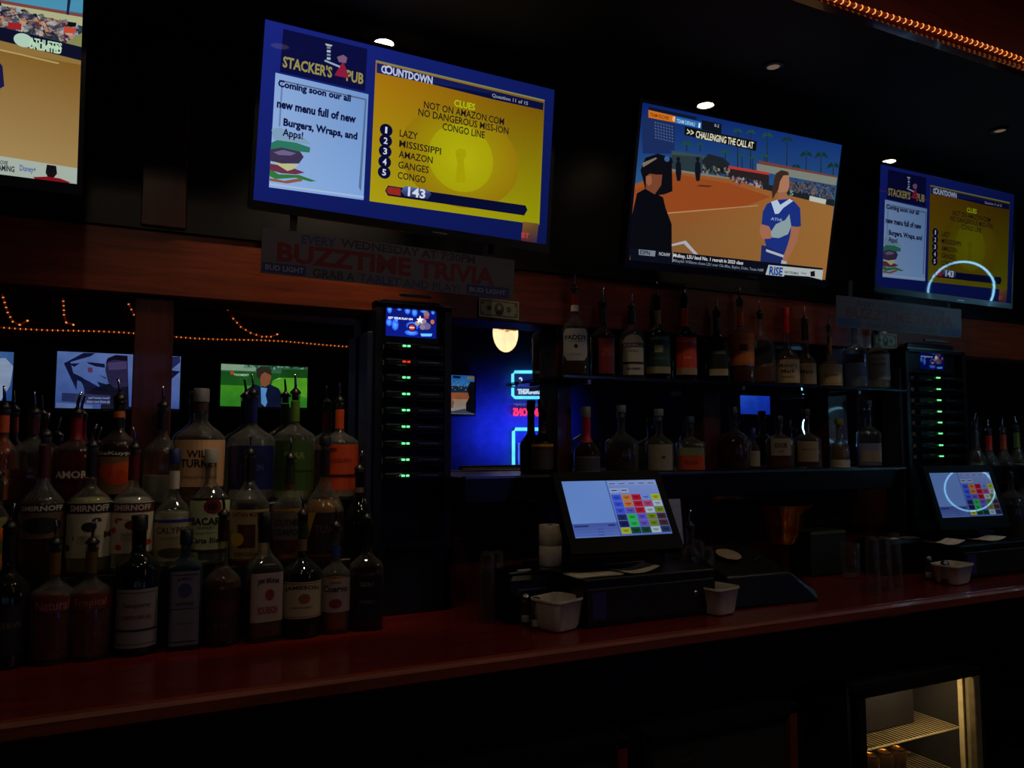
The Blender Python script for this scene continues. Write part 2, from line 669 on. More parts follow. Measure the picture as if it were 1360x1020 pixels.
sx = [atz(px, py, ZS) for px, py in ((510, 55), (937, 138), (1180, 213))]
names = ['above the blue trivia television', 'above the softball television', 'above the dim trivia television']
for p, nm, kp in zip(sx, names, (11, .6, 1.0)):
    spot(p.x, p.y, ZS - .001, SPOT_POWER * kp, r=.028, label='small bright recessed ceiling lamp ' + nm, grp='recessed lamps close to the wall')
for px, py, w in ((1027, 87, 'over the till, right of the softball television top'), (1328, 172, 'nearest the right end of the soffit')):
    p = atz(px, py, ZS)
    spot(p.x, p.y, ZS - .001, SPOT_POWER * .6, label='faint recessed ceiling lamp ' + w, s=.12, r=.02, grp='faint recessed lamps')
for x, w, kp in ((-.5, 'left', .5), (.35, 'right', 1.5)):
    spot(x, 1.78, ZS - .001, SPOT_POWER * kp, label='added soffit lamp over the left bottle group, %s one of two above the picture' % w, s=1.5, r=.028, grp='added lamps above the picture')  # out of view, added for light on the labels and shoulder glints
for x, y, w in ((-.1, .4, 'first'), (1.45, .4, 'second'), (2.65, .4, 'third'), (3.8, .4, 'fourth')):
    spot(x, y, ZC - .001, ROOM_POWER, label='unseen high ceiling lamp of the customer side, %s from the left wall, outside the picture' % w, s=60, r=.05, ang=172, grp='added lamps of the customer side')  # out of view, added to light the bottles from the front

# ------------------------------------------------------------------ rope lights
def rope(name, label, pts, r, step, amb, s, parent_loc, sag=.004):
    t = thing(name, label, 'rope light', parent_loc, 'orange rope lights')
    L = Vector(parent_loc)
    # resample
    P = [Vector(p) for p in pts]
    out, acc = [P[0]], 0
    for a, b in zip(P, P[1:]):
        n = max(1, int((b - a).length / step))
        out += [a.lerp(b, (i + 1) / n) for i in range(n)]
    MB().tube([p - L for p in out], r, 6).build('tube', pmat('rope_tube', (200, 90, 40), .2, emit=(90, 26, 8), es=.5), t, smooth='all')
    m = MB()
    for i, p in enumerate(out):
        q = p - L
        d = (out[min(i + 1, len(out) - 1)] - out[max(0, i - 1)]).normalized()
        m.tube([q - d * step * .28, q, q + d * step * .28], [r * .5, r * 1.25, r * .5], 6)
    m.build('glowing_bulbs', glow('bulb_%s' % name, amb, s), t, smooth='all', kind='stuff')
    return t


R0 = random.Random(3)
pts = []
x = .2
while x < 6.9:
    pts.append((x, 1.452 + .004 * math.sin(x * 5), ZS + .012 + .004 * math.sin(x * 3.1) + .006 * max(0, math.sin((x - 1.9) * 2.2))))
    x += .1
rope('rope_light', 'glowing orange rope light along the soffit edge overhead', pts, .0065, .0245, (255, 150, 70), 1.5, (2, 1.45, ZS))
yw = YB + .05
pts = [(x * .25 - 2.4, yw, 2.68 + .012 * math.sin(x * .9)) for x in range(0, 21)]
rope('rope_light', 'orange rope light run level along the far wall, seen in the mirror', pts, .009, .042, (255, 150, 70), .9, (0, yw, 2.68))


def swag(px, label):
    P = [at(a, b, 2 * YM - yw - .04) for a, b in px]
    P = [(p.x, yw + .03, p.z) for p in P]
    rope('rope_light', label, P, .010, .05, (255, 190, 120), .9, P[0])


swag([(300, 400), (303, 411), (310, 423), (320, 434), (333, 442), (348, 447), (360, 447), (368, 444)], 'curved hanging rope light above the mirrored golf television')
swag([(83, 382), (84, 400), (85, 418), (88, 428), (97, 431)], 'nearly straight hanging rope light left of the mirrored wolf television')
swag([(-3, 372), (4, 395), (10, 415), (17, 427), (26, 431), (36, 426)], 'curved rope light at the far left of the mirror')
swag([(165, 392), (171, 404), (178, 418), (184, 430)], 'short slanting rope light beside the wooden mirror post')

# ------------------------------------------------------------------ televisions
def tvmatrix(c, yaw, tilt, roll):
    yaw, tilt, roll = map(math.radians, (yaw, tilt, roll))
    ex = Vector((math.cos(yaw), math.sin(yaw), 0))
    n = Vector((math.sin(yaw), -math.cos(yaw), 0))
    ez = Vector((0, 0, 1)) * math.cos(tilt) + n * math.sin(tilt)
    e1 = ex * math.cos(roll) + ez * math.sin(roll)
    e2 = -ex * math.sin(roll) + ez * math.cos(roll)
    e3 = e2.cross(e1) * -1
    M = Matrix((e1, e1.cross(e2) * -1, e2)).transposed()
    # columns x, y (into the wall), z
    M = Matrix((e1, e2.cross(e1), e2)).transposed().to_4x4()
    M.translation = Vector(c)
    return M


def television(label, c, yaw, tilt, roll, w, h, draw, wall=True, gain=1.0, quad=None, mir=False, grp='wall televisions', bez=.011):
    t = thing('television', label, 'television', grp, M=tvmatrix(c, yaw, tilt, roll)) if False else thing('television', label, 'television', group=grp, M=tvmatrix(c, yaw, tilt, roll))
    m = MB()
    m.box((0, .022, 0), (w + 2 * bez, .04, h + 2 * bez), None, .004)
    m.box((0, .055, -.02), (w * .62, .035, h * .66), None, .01)
    m.build('housing', GLOSSB, t)
    b = MB()
    for sx_ in (-1, 1):
        b.box((sx_ * (w / 2 + bez / 2), 0, 0), (bez, .008, h + 2 * bez))
    b.box((0, 0, h / 2 + bez / 2), (w, .008, bez))
    b.box((0, 0, -h / 2 - bez / 2 - .006), (w + bez * 2, .009, bez + .014))
    b.build('bezel', GLOSSB, t)
    a = Art(flatmap(w, h), .25, gain, quad, mir)
    draw(a)
    a.build('screen', SCREEN, t)
    MB().box((w * .1, -.0055, -h / 2 - bez / 2 - .008), (w * .05, .001, .004)).build('badge', STEEL, t)
    if wall:
        ln = 2.485 - c[1]
        k = MB().box((0, .10, .08), (.08, .06, .2)).box((0, (.1 + ln) / 2, .12), (.05, ln - .08, .05)).box((0, ln - .02, .12), (.2, .04, .14))
        k.build('wall_bracket', BLACKM, t)
    return t


# --- trivia screen, coordinates in a 1101x1020 enlargement of the photo region
K1 = 2.685
Q1 = [((x - 340) * K1, (y - 20) * K1) for x, y in ((350, 27), (737, 118), (724, 328), (338, 264))]


def trivia(dim=False):
    def d(a):
        yk = .62 if dim else 1.0
        ym_ = lambda *k: tuple(v * yk for v in k)
        a.rect(0, 0, 1, 1, (26, 38, 128), (18, 28, 100), (14, 26, 92), (12, 22, 78))
        P = a.poly
        P([(90, 52), (385, 120), (378, 272), (80, 205)], (12, 14, 62))
        # logo lettering and emblem (stack of drinks carried on a tray)
        a.ptext("STACKER'S", (90, 168), (262, 205), .065, (150, 140, 80), 3)
        a.ptext("PUB", (312, 216), (372, 228), .065, (150, 140, 80), 3)
        P([(275, 205), (300, 165), (318, 212), (318, 226), (270, 216)], (140, 30, 60))
        P([(278, 150), (300, 142), (314, 152), (310, 172), (285, 168)], (120, 90, 120))
        P([(236, 160), (290, 182), (287, 188), (234, 166)], (150, 170, 190))
        for k in range(4):
            P([(243, 112 + k * 13), (256, 114 + k * 13), (255, 122 + k * 13), (242, 120 + k * 13)], (170, 190, 200) if k % 2 else (120, 130, 160))
        P([(236, 102), (262, 108), (258, 113), (240, 110)], (180, 190, 180))
        # white panel
        P([(65, 208), (390, 283), (375, 658), (48, 610)], [(140, 172, 222), (112, 150, 205), (128, 168, 225), (146, 178, 226)])
        P([(78, 232), (378, 298), (378, 304), (78, 237)], (86, 104, 140))
        P([(378, 298), (384, 300), (366, 628), (358, 612)], (90, 110, 150))
        P([(86, 236), (92, 237), (84, 398), (78, 397)], (104, 132, 180))
        P([(50, 596), (376, 645), (376, 650), (50, 602)], (170, 192, 225))
        ink = (14, 16, 62)
        a.ptext("Coming soon our all", (74, 252), (328, 298), .052, ink, 4.5)
        a.ptext("new menu full of new", (71, 320), (347, 368), .05, ink, 4.5)
        a.ptext("Burgers, Wraps, and", (94, 390), (352, 432), .056, ink, 4.5)
        # burger
        P([(50, 578), (100, 588), (165, 578), (160, 590), (110, 598), (50, 588)], (140, 90, 70))
        P([(50, 545), (80, 565), (150, 568), (210, 590), (190, 592), (140, 578), (70, 582), (50, 572)], (50, 120, 60))
        P([(50, 528), (120, 540), (170, 560), (140, 566), (90, 562), (50, 550)], (110, 50, 70))
        P([(60, 522), (150, 532), (130, 548), (110, 554)], (190, 190, 140))
        P([(50, 478), (90, 468), (150, 482), (166, 505), (150, 528), (90, 528), (50, 518)], (62, 50, 82))
        P([(62, 488), (95, 480), (140, 492), (120, 500), (80, 498)], (110, 100, 140))
        P([(54, 455), (80, 442), (130, 452), (188, 472), (186, 490), (150, 486), (90, 472), (52, 478)], (46, 118, 96))
        P([(54, 408), (80, 402), (130, 420), (170, 440), (190, 462), (130, 454), (60, 444)], (128, 160, 190))
        a.ptext("Apps!", (92, 422), (163, 434), .056, ink, 2.5)
        # yellow panel
        P([(415, 160), (1028, 300), (1006, 754), (396, 662)], [ym_(168, 110, 14), ym_(116, 78, 8), ym_(150, 150, 8), ym_(172, 158, 18)])
        P([(415, 160), (1028, 300), (1028, 306), (415, 166)], (120, 130, 90))
        a.L += 1
        # glow of the earth-like disc drawn on the screen
        cu, cv = a.H(722, 512)
        a.ell(cu, cv, .215, .30, ym_(172, 162, 10), ym_(150, 120, 12), n=32)
        a.ell(cu, cv, .118, .205, ym_(182, 178, 14), ym_(168, 162, 10), n=32)
        P([(700, 486), (715, 476), (735, 480), (742, 500), (730, 520), (738, 600), (700, 600), (708, 530)], ym_(168, 160, 6))
        P([(418, 170), (1024, 312), (1022, 338), (840, 300), (600, 242), (418, 206)], [(20, 30, 90), (10, 16, 60), (10, 16, 60), (8, 12, 50), (8, 14, 60), (24, 38, 104)])
        a.ptext("C   UNTDOWN", (434, 192), (618, 232), .048, (186, 196, 222), 3.5)
        c = a.H(461, 196)
        a.ring(c[0], c[1], .013, .026, .6, (190, 200, 224))
        a.ptext("Question 11 of 15", (834, 286), (966, 314), .026, (150, 156, 176), 1)
        a.ptext("CLUES", (696, 312), (772, 328), .042, (176, 200, 20), 2)
        tx = (30, 20, 22)
        a.ptext("NOT ON AMAZON.COM", (587, 320), (878, 380), .044, tx, 1.5)
        a.ptext("NO DANGEROUS MISS-ION", (567, 348), (894, 412), .044, tx, 1.5)
        a.ptext("CONGO LINE", (654, 398), (807, 428), .044, tx, 1.5)
        for k, (w_, x1) in enumerate((("LAZY", 565), ("MISSISSIPPI", 649), ("AMAZON", 619), ("GANGES", 605), ("CONGO", 594))):
            y0 = 411 + k * 37.6
            xx = 453 - k * 1.6
            c = a.H(xx, y0)
            a.ell(c[0], c[1], .0215, .037, (10, 12, 50), n=18)
            a.text(str(k + 1), c[0], c[1], .007 if k == 0 else .013, .038, (210, 214, 230), 2)
            a.ptext(w_, (501 - k * 1.6, y0 + 10), (x1, y0 + 10 + (x1 - 500) * .19), .042, tx, 1.5)
        # timer bar
        P([(460, 608), (955, 684), (962, 700), (950, 720), (460, 644), (450, 626)], (8, 12, 48))
        P([(462, 612), (505, 618), (505, 645), (462, 638), (454, 625)], (150, 40, 30))
        P([(520, 610), (600, 624), (614, 640), (602, 658), (520, 646), (506, 628)], [(90, 110, 170), (80, 100, 160), (50, 60, 120), (40, 50, 100), (40, 50, 100), (60, 74, 130)])
        a.ptext("143", (531, 630), (593, 640), .056, (214, 220, 236), 3)
        P([(946, 742), (1003, 750), (994, 822), (938, 812)], [(130, 90, 30), (100, 76, 40), (60, 34, 60), (80, 40, 50)])
        a.ptext("BT", (940, 790), (968, 794), .034, (190, 60, 50), 2)
    return d


television('television showing a blue and yellow trivia countdown, above the paper banner', (.717, 2.121, 2.335), -1.9, 3.6, -1.9, .886, .498, trivia(), quad=Q1, gain=.92)
television('dim television repeating the trivia countdown at the right end', (3.132, 2.13, 2.328), 0, 4.8, -.1, .886, .498, trivia(True), quad=Q1, gain=.4)

# --- softball broadcast, coordinates in a 1093x1020 enlargement
K2 = 3.643
Q2 = [((x - 830) * K2, (y - 120) * K2) for x, y in ((856, 137), (1115, 190), (1098, 375), (830, 345))]


def softball(mirror_txt=False):
    def d(a):
        P = a.poly
        H = a.H
        a.rect(0, 0, 1, .55, (12, 34, 104), (44, 90, 136), (20, 52, 116), (50, 94, 124))
        # infield
        P([(10, 440), (240, 372), (520, 420), (1010, 545), (1000, 925), (10, 830)], [(150, 80, 36), (150, 82, 40), (150, 84, 40), (150, 104, 52), (150, 100, 50), (126, 84, 44)])
        P([(10, 470), (230, 395), (500, 440), (700, 505), (560, 560), (200, 588), (30, 590)], (146, 70, 30))
        P([(200, 583), (640, 546), (640, 551), (200, 590)], (176, 130, 90))
        # left tower block
        P([(120, 110), (245, 150), (240, 300), (90, 300), (90, 150)], (26, 44, 92))
        for i in range(7):
            for j in range(6):
                x0, y0 = 150 + i * 13, 150 + j * 14 + i * 3
                P([(x0, y0), (x0 + 7, y0 + 2), (x0 + 7, y0 + 9), (x0, y0 + 7)], (74, 92, 130), lift=False)
        a.L += 1
        # palms
        def palm(x, y, s, h, c=(22, 56, 40)):
            P([(x - 2, y), (x + 2, y), (x + 3, y + h), (x - 3, y + h)], (30, 40, 40))
            R = random.Random(int(x))
            for k in range(9):
                an = -math.pi + k * math.pi / 8 * 1.0 + R.uniform(-.1, .1)
                dx, dy = math.cos(an) * s, -abs(math.sin(an)) * s * .7
                tip = (x + dx, y + dy + s * .35 * abs(math.cos(an)))
                P([(x, y - 3), (x + dx * .6, y + dy * .9 - s * .12), tip, (x + dx * .5, y + dy * .6 + s * .1)], c, lift=False)
            a.L += 1
        for (x, y, s, h) in ((298, 258, 30, 30), (362, 258, 18, 30), (540, 195, 24, 200), (602, 200, 24, 170), (680, 215, 30, 170), (775, 235, 30, 160), (868, 305, 34, 120), (940, 310, 36, 130), (1000, 360, 36, 90), (820, 362, 24, 60), (668, 312, 22, 70), (612, 320, 18, 60), (560, 312, 20, 60), (480, 295, 26, 60)):
            palm(x, y, s, h, (30, 74, 46) if x < 700 else (20, 48, 44))
        # fence, dugout, walls
        P([(225, 285), (460, 320), (460, 345), (225, 310)], (54, 74, 78))
        P([(225, 305), (370, 315), (365, 400), (225, 375)], (40, 56, 62))
        P([(370, 330), (400, 300), (470, 318), (500, 345), (500, 400), (370, 385)], (28, 34, 40))
        P([(640, 330), (1020, 405), (1020, 420), (640, 345)], (110, 60, 52))
        P([(630, 345), (1020, 412), (1015, 450), (630, 380)], (120, 126, 116))
        P([(495, 358), (690, 392), (690, 450), (495, 418)], (38, 32, 34))
        P([(495, 356), (690, 388), (690, 400), (495, 369)], (180, 52, 44))
        specks(a, ((375, 350), (500, 372), (495, 415), (370, 398)), 60, [(20, 20, 26), (100, 100, 100), (50, 60, 50), (140, 130, 120)], .006, .012, 5)
        specks(a, ((505, 405), (660, 430), (655, 462), (505, 432)), 70, [(30, 40, 90), (150, 150, 150), (60, 50, 60), (140, 90, 70)], .005, .011, 6)
        P([(660, 440), (1010, 520), (1008, 552), (660, 468)], (26, 34, 40))
        specks(a, ((790, 430), (1015, 450), (1010, 520), (780, 475)), 330, [(80, 78, 84), (50, 50, 64), (110, 90, 88), (34, 38, 44), (90, 98, 108), (96, 60, 54), (30, 34, 40)], .0055, .010, 7)
        P([(888, 500), (970, 518), (966, 542), (886, 524)], (180, 186, 176))
        P([(225, 372), (500, 412), (500, 420), (225, 384)], (120, 120, 110))
        # distant umpire and catcher
        for x in (256, 348):
            P([(x - 12, 345), (x, 330), (x + 12, 345), (x + 14, 390), (x + 8, 430), (x - 8, 430), (x - 14, 390)], (16, 18, 28))
            c = H(x, 325)
            a.ell(c[0], c[1], .009, .014, (20, 18, 24))
        P([(355, 448), (420, 452), (400, 460), (340, 455)], (88, 44, 24))
        # home plate lines
        P([(210, 742), (285, 722), (345, 792), (325, 790), (275, 738), (210, 752)], (170, 170, 180))
        # near umpire silhouette
        P([(55, 490), (100, 465), (180, 510), (190, 560), (218, 640), (216, 780), (10, 775), (25, 600)], (9, 10, 16))
        P([(75, 380), (100, 320), (160, 300), (225, 330), (225, 480), (185, 495), (140, 500), (95, 470), (85, 420)], (13, 12, 18))
        P([(100, 410), (118, 395), (150, 400), (178, 400), (172, 450), (140, 495), (98, 470)], (118, 66, 44))
        P([(100, 408), (125, 402), (128, 440), (112, 455), (100, 440)], (150, 90, 62))
        P([(85, 345), (150, 318), (155, 324), (88, 365)], (120, 110, 96))
        P([(160, 300), (225, 320), (230, 345), (160, 340)], (12, 14, 22))
        c = H(202, 325)
        a.ell(c[0], c[1], .012, .018, (60, 90, 140))
        # player
        P([(725, 395), (760, 378), (785, 405), (788, 450), (780, 478), (765, 492), (745, 500), (722, 470)], (168, 116, 86))
        P([(712, 430), (722, 392), (748, 376), (780, 384), (786, 400), (758, 402), (742, 430), (735, 470), (722, 490), (706, 520), (704, 480)], (58, 38, 34))
        P([(738, 485), (775, 480), (782, 520), (745, 535), (728, 522)], (150, 100, 74))
        P([(660, 580), (680, 540), (735, 520), (800, 515), (842, 560), (848, 650), (800, 660), (795, 700), (770, 800), (680, 760), (664, 690), (655, 640)], (26, 46, 124))
        P([(700, 530), (730, 520), (745, 545), (790, 515), (808, 525), (760, 560), (738, 588), (720, 590)], (176, 196, 216))
        P([(652, 640), (690, 650), (712, 690), (700, 712), (660, 715), (645, 680)], (160, 104, 78))
        P([(700, 680), (725, 640), (770, 620), (790, 590), (800, 650), (785, 690), (740, 710), (705, 706)], (136, 156, 160))
        P([(800, 650), (840, 655), (832, 720), (800, 790), (775, 835), (755, 825), (775, 770), (795, 710)], (156, 102, 76))
        P([(655, 745), (680, 750), (765, 790), (755, 845), (650, 835)], (26, 40, 96))
        P([(678, 765), (765, 795), (764, 808), (678, 778)], (170, 176, 190))
        P([(755, 820), (782, 830), (775, 850), (752, 846)], (160, 170, 180))
        a.ptext("ATHL", (700, 612), (760, 622), .02, (150, 170, 200), 1)
        a.ptext("5", (790, 485), (808, 490), .035, (110, 150, 130), 2)
        # captions and bars
        P([(120, 82), (345, 128), (345, 142), (122, 97)], (16, 22, 40))
        P([(120, 97), (245, 125), (245, 155), (120, 132)], (206, 112, 24))
        P([(245, 125), (368, 152), (366, 182), (245, 157)], (36, 104, 170))
        P([(368, 142), (462, 160), (460, 206), (368, 186)], (14, 18, 30))
        a.ptext("TEAM FISCHER", (126, 118), (216, 134), .022, (90, 30, 10), 1)
        a.ptext("0", (232, 136), (243, 139), .03, (250, 220, 180), 2)
        a.ptext("TEAM DENALI", (250, 146), (336, 162), .024, (180, 210, 235), 1)
        a.ptext("1", (353, 166), (361, 168), .03, (220, 230, 240), 2)
        a.ptext("0-2", (428, 166), (450, 170), .02, (170, 170, 180), 1)
        P([(288, 172), (628, 240), (624, 286), (286, 212)], (12, 14, 14))
        a.ptext(">>", (298, 196), (330, 202), .035, (214, 210, 180), 2)
        a.ptext("CHALLENGING THE CALL AT", (340, 206), (612, 262), .046, (224, 220, 190), 2)
        P([(10, 760), (210, 778), (960, 862), (960, 925), (10, 835)], (10, 14, 26))
        P([(54, 766), (136, 774), (132, 802), (54, 794)], (120, 128, 140))
        a.ptext("ESPN", (60, 780), (108, 785), .028, (20, 24, 50), 2)
        a.ptext("NCAAW", (152, 788), (206, 794), .022, (170, 174, 180), 2)
        P([(218, 780), (221, 780), (219, 830), (216, 830)], (150, 150, 150))
        a.ptext("Mulkey, LSU land No. 1 recruit in 2023 class", (222, 794), (564, 842), .032, (206, 208, 210), 2)
        a.ptext("Mikaylah Williams chose LSU over Ole Miss, Baylor, Duke, Texas A&M", (220, 822), (664, 876), .026, (120, 126, 140), 1)
        P([(690, 845), (962, 872), (958, 925), (675, 898)], (168, 178, 176))
        a.ptext("RISE", (694, 874), (760, 880), .062, (22, 60, 140), 4)
        a.ptext("NEW STREAMING", (770, 884), (840, 888), .02, (30, 40, 60), 1.5)
        a.ptext("Disney+", (852, 888), (880, 891), .02, (24, 50, 130), 1)
        P([(898, 880), (920, 876), (922, 905), (900, 905)], (18, 16, 20))
        P([(770, 896), (890, 905), (955, 922), (955, 935), (765, 910)], (10, 10, 14))
    return d


television('television showing a softball match, above the whiskey bottles', (1.866, 2.02, 2.291), -.2, 11.8, .7, .886, .498, softball(), quad=Q2, gain=.95)

# --- cropped television at the left: 1156x1020 enlargement of (0,0)-(340,300), k = 3.4
K0 = 3.4
w0 = .886
p_tr, p_br = at(112.5, -20, 2.05), at(104.5, 245, 2.12)
M0c = (p_tr.x - w0 / 2 - .003, 2.09, p_br.z + .249 - .004)


def proj(P):
    d = Vector(P) - CAM
    z = d.dot(FWD)
    return (680 + 1028 * d.dot(RGT) / z, 510 - 1028 * d.dot(UPV) / z)


M0 = tvmatrix(M0c, 0, 6, 0)
Q0 = [tuple(v * K0 for v in proj(M0 @ Vector(p))) for p in ((-w0 / 2, 0, .249), (w0 / 2, 0, .249), (w0 / 2, 0, -.249), (-w0 / 2, 0, -.249))]


def sand(a):
    P = a.poly
    a.rect(0, 0, 1, .5, (40, 110, 150), (60, 120, 150))
    a.rect(0, .40, 1, 1, (150, 120, 60), (196, 172, 120), (128, 92, 36), (150, 130, 86))
    def band(A, B, C_, D, col):
        """strip across the whole picture: top edge through A, B, bottom edge through C_, D"""
        out = []
        for p, q in ((A, B), (C_, D)):
            (u1, v1), (u2, v2) = a.H(*p), a.H(*q)
            k = (v2 - v1) / (u2 - u1)
            out.append((v1 - k * u1, v1 + k * (1 - u1)))
        P([(0, out[0][0]), (1, out[0][1]), (1, out[1][1]), (0, out[1][0])], col, px=False)
    band((0, -60), (380, -10), (0, 10), (380, 60), (70, 140, 170))
    band((0, 0), (380, 66), (0, 15), (380, 80), (120, 64, 60))
    band((0, 15), (380, 80), (0, 45), (378, 150), (168, 172, 130))
    band((0, 30), (378, 120), (0, 130), (372, 215), (50, 52, 66))
    specks(a, ((-700, -150), (372, 118), (352, 196), (-700, -50)), 900, [(150, 150, 145), (40, 44, 60), (150, 170, 190), (120, 110, 110), (190, 140, 110), (30, 30, 44), (176, 172, 156), (40, 44, 60), (20, 24, 40), (60, 70, 90), (120, 34, 32)], .008, .013, 2)
    P([(38, 100), (98, 108), (96, 138), (36, 130)], (150, 34, 40))
    P([(290, 120), (346, 128), (338, 150), (286, 150)], (190, 70, 50))
    P([(306, 98), (346, 104), (342, 122), (304, 120)], (14, 14, 22))
    P([(296, 195), (378, 150), (372, 214)], (130, 130, 80))
    P([(305, 0), (320, 0), (310, 70), (300, 66)], (26, 28, 60))
    band((0, 165), (372, 272), (0, 700), (358, 800), (140, 110, 58))
    P([(0, .42), (1, .42), (1, 1), (0, 1)], [(140, 112, 56), (124, 88, 34), (160, 132, 84), (176, 150, 100)], px=False)
    band((0, 122), (375, 215), (0, 184), (372, 276), (14, 16, 40))
    c = a.H(106, 183)
    a.ell(c[0], c[1], .022, .032, (170, 200, 180))
    a.ptext("ATHLETES", (132, 185), (280, 212), .034, (180, 210, 180), 4)
    a.ptext("UNLIMITED", (132, 204), (278, 230), .034, (180, 210, 180), 6)
    P([(0, 222), (100, 245), (270, 285), (260, 290), (100, 252), (0, 230)], (172, 150, 92))
    # player's arm at the edge
    P([(-60, 260), (0, 285), (12, 300), (20, 390), (0, 402), (-80, 420)], (24, 24, 66))
    P([(-20, 402), (4, 400), (0, 450), (-20, 470)], (140, 100, 70))
    # bottom bar
    band((0, 705), (358, 762), (0, 800), (354, 846), (160, 172, 160))
    a.ptext("MOVIE", (-10, 732), (36, 738), .02, (30, 34, 50), 2)
    a.ptext("STREAMING", (-60, 752), (66, 764), .028, (30, 34, 50), 3)
    a.ptext("Disney+", (90, 762), (162, 772), .036, (30, 60, 150), 1)
    P([(212, 744), (254, 750), (258, 785), (244, 802), (216, 800), (206, 780)], (18, 14, 18))
    P([(150, 800), (215, 798), (270, 806), (320, 825), (300, 830), (160, 812)], (120, 16, 24))


television('cropped television of sandy infield with crowd, at the upper left corner', M0c, 0, 6, 0, w0, .498, sand, quad=Q0)

# --- televisions on the far wall, seen in the mirror
def mirrored(label, q, w, h, draw, gain=.9, x=None):
    ym = 2 * YM - (YB + .14)
    P = [at(px, py, ym) for px, py in q]
    cx_ = sum(p.x for p in P) / 4
    cz_ = sum(p.z for p in P) / 4
    w, h = w or (abs(P[1].x - P[0].x) + abs(P[2].x - P[3].x)) / 2, h or (abs(P[0].z - P[3].z) + abs(P[1].z - P[2].z)) / 2
    return television(label, (x or cx_, YB + .14, cz_), 180, 0, 0, w, h, draw, wall=False, quad=q, gain=gain, mir=True, grp='televisions on the far wall', bez=.02)


def wolf(a):     # blue-grey picture: big animal emblem with a man before it
    P = a.poly       # coords: enlargement of (60,450), k = 7.16
    a.rect(0, 0, 1, 1, (88, 116, 176), (58, 84, 150), (110, 130, 190), (66, 92, 160))
    dk = (18, 22, 56)
    P([(190, 232), (400, 130), (520, 135), (470, 165), (250, 222)], dk)
    P([(190, 232), (260, 215), (290, 330), (380, 372), (450, 430), (480, 600), (420, 560), (380, 420), (330, 400), (320, 500)], dk)
    P([(245, 235), (360, 232), (300, 270)], dk)
    P([(430, 222), (480, 225), (610, 240), (612, 278), (520, 265), (450, 238)], dk)
    P([(545, 345), (620, 372), (620, 385)], dk)
    P([(530, 410), (630, 440), (560, 460)], dk)
    P([(340, 365), (450, 410), (560, 470), (640, 430), (640, 500), (400, 560), (400, 470)], dk)
    P([(440, 275), (488, 275), (488, 325), (440, 322)], (90, 50, 90))
    P([(600, 560), (420, 520), (520, 470), (640, 430), (830, 430), (830, 660), (560, 650)], (12, 14, 34))
    P([(615, 300), (630, 200), (700, 165), (830, 170), (830, 450), (700, 470), (640, 420)], (44, 38, 72))
    P([(640, 230), (820, 215), (820, 290), (650, 300)], (74, 62, 104))
    P([(618, 240), (640, 185), (720, 155), (830, 165), (830, 215), (700, 200), (650, 215)], (16, 14, 34))
    P([(1050, 340), (1200, 300), (1290, 310), (1200, 390), (1060, 430)], dk)
    P([(1180, 180), (1290, 170), (1290, 230), (1180, 320)], (34, 44, 96))
    P([(1170, 430), (1215, 432), (1170, 470)], dk)
    P([(165, 530), (660, 540), (655, 630), (160, 615)], (40, 48, 92))
    a.ptext('Haven\'t started Napa', (440, 566), (650, 574), .05, (150, 166, 210), 1, flip=True)
    a.ptext('the world most notable', (420, 600), (652, 608), .05, (150, 166, 210), 1, flip=True)
    P([(100, 630), (480, 640), (480, 690), (100, 680)], (96, 120, 170))
    P([(560, 640), (1290, 640), (1290, 700), (560, 700)], (16, 18, 42))


def qz(q, o, k):
    return [((x - o[0]) * k, (y - o[1]) * k) for x, y in q]


def golf(a):
    P = a.poly       # enlargement of (280,470), k = 9.714
    a.rect(0, 0, 1, .3, (60, 110, 84), (40, 96, 50))
    a.rect(0, .18, 1, .52, (24, 84, 30), (30, 92, 30))
    a.rect(0, .50, 1, 1, (70, 150, 34), (40, 126, 36))
    P([(140, 135), (560, 150), (590, 190), (580, 225), (140, 215)], (140, 170, 140))
    P([(430, 115), (800, 120), (900, 160), (900, 210), (780, 205), (600, 170)], (50, 96, 70))
    specks(a, ((430, 120), (1250, 130), (1240, 200), (450, 190)), 90, [(120, 170, 130), (20, 60, 34), (60, 110, 80), (30, 70, 40)], .02, .03, 9)
    P([(920, 200), (1250, 190), (1250, 310), (900, 290)], (26, 74, 26))
    P([(800, 340), (900, 305), (1245, 305), (1240, 560), (900, 480), (780, 400)], (86, 166, 36))
    P([(880, 305), (920, 310), (800, 342)], (160, 200, 130))
    P([(250, 235), (300, 232), (300, 275), (265, 272)], (190, 70, 30))
    a.ptext('TREMONT', (300, 272), (495, 276), .055, (190, 220, 190), 2, flip=True)
    P([(430, 680), (460, 460), (560, 390), (640, 420), (760, 390), (870, 440), (910, 520), (900, 690)], (16, 22, 48))
    P([(640, 430), (725, 440), (700, 530), (720, 620), (690, 690), (640, 640)], (90, 150, 210))
    P([(630, 300), (650, 220), (760, 210), (780, 300), (750, 390), (700, 425), (650, 410)], (142, 84, 56))
    P([(590, 290), (595, 200), (640, 165), (740, 160), (785, 200), (785, 280), (760, 265), (700, 235), (650, 270), (635, 330)], (44, 44, 34))
    P([(450, 500), (480, 480), (580, 475), (580, 500), (460, 545)], (130, 96, 70))
    P([(130, 680), (270, 685), (268, 710), (130, 708)], (70, 130, 200))


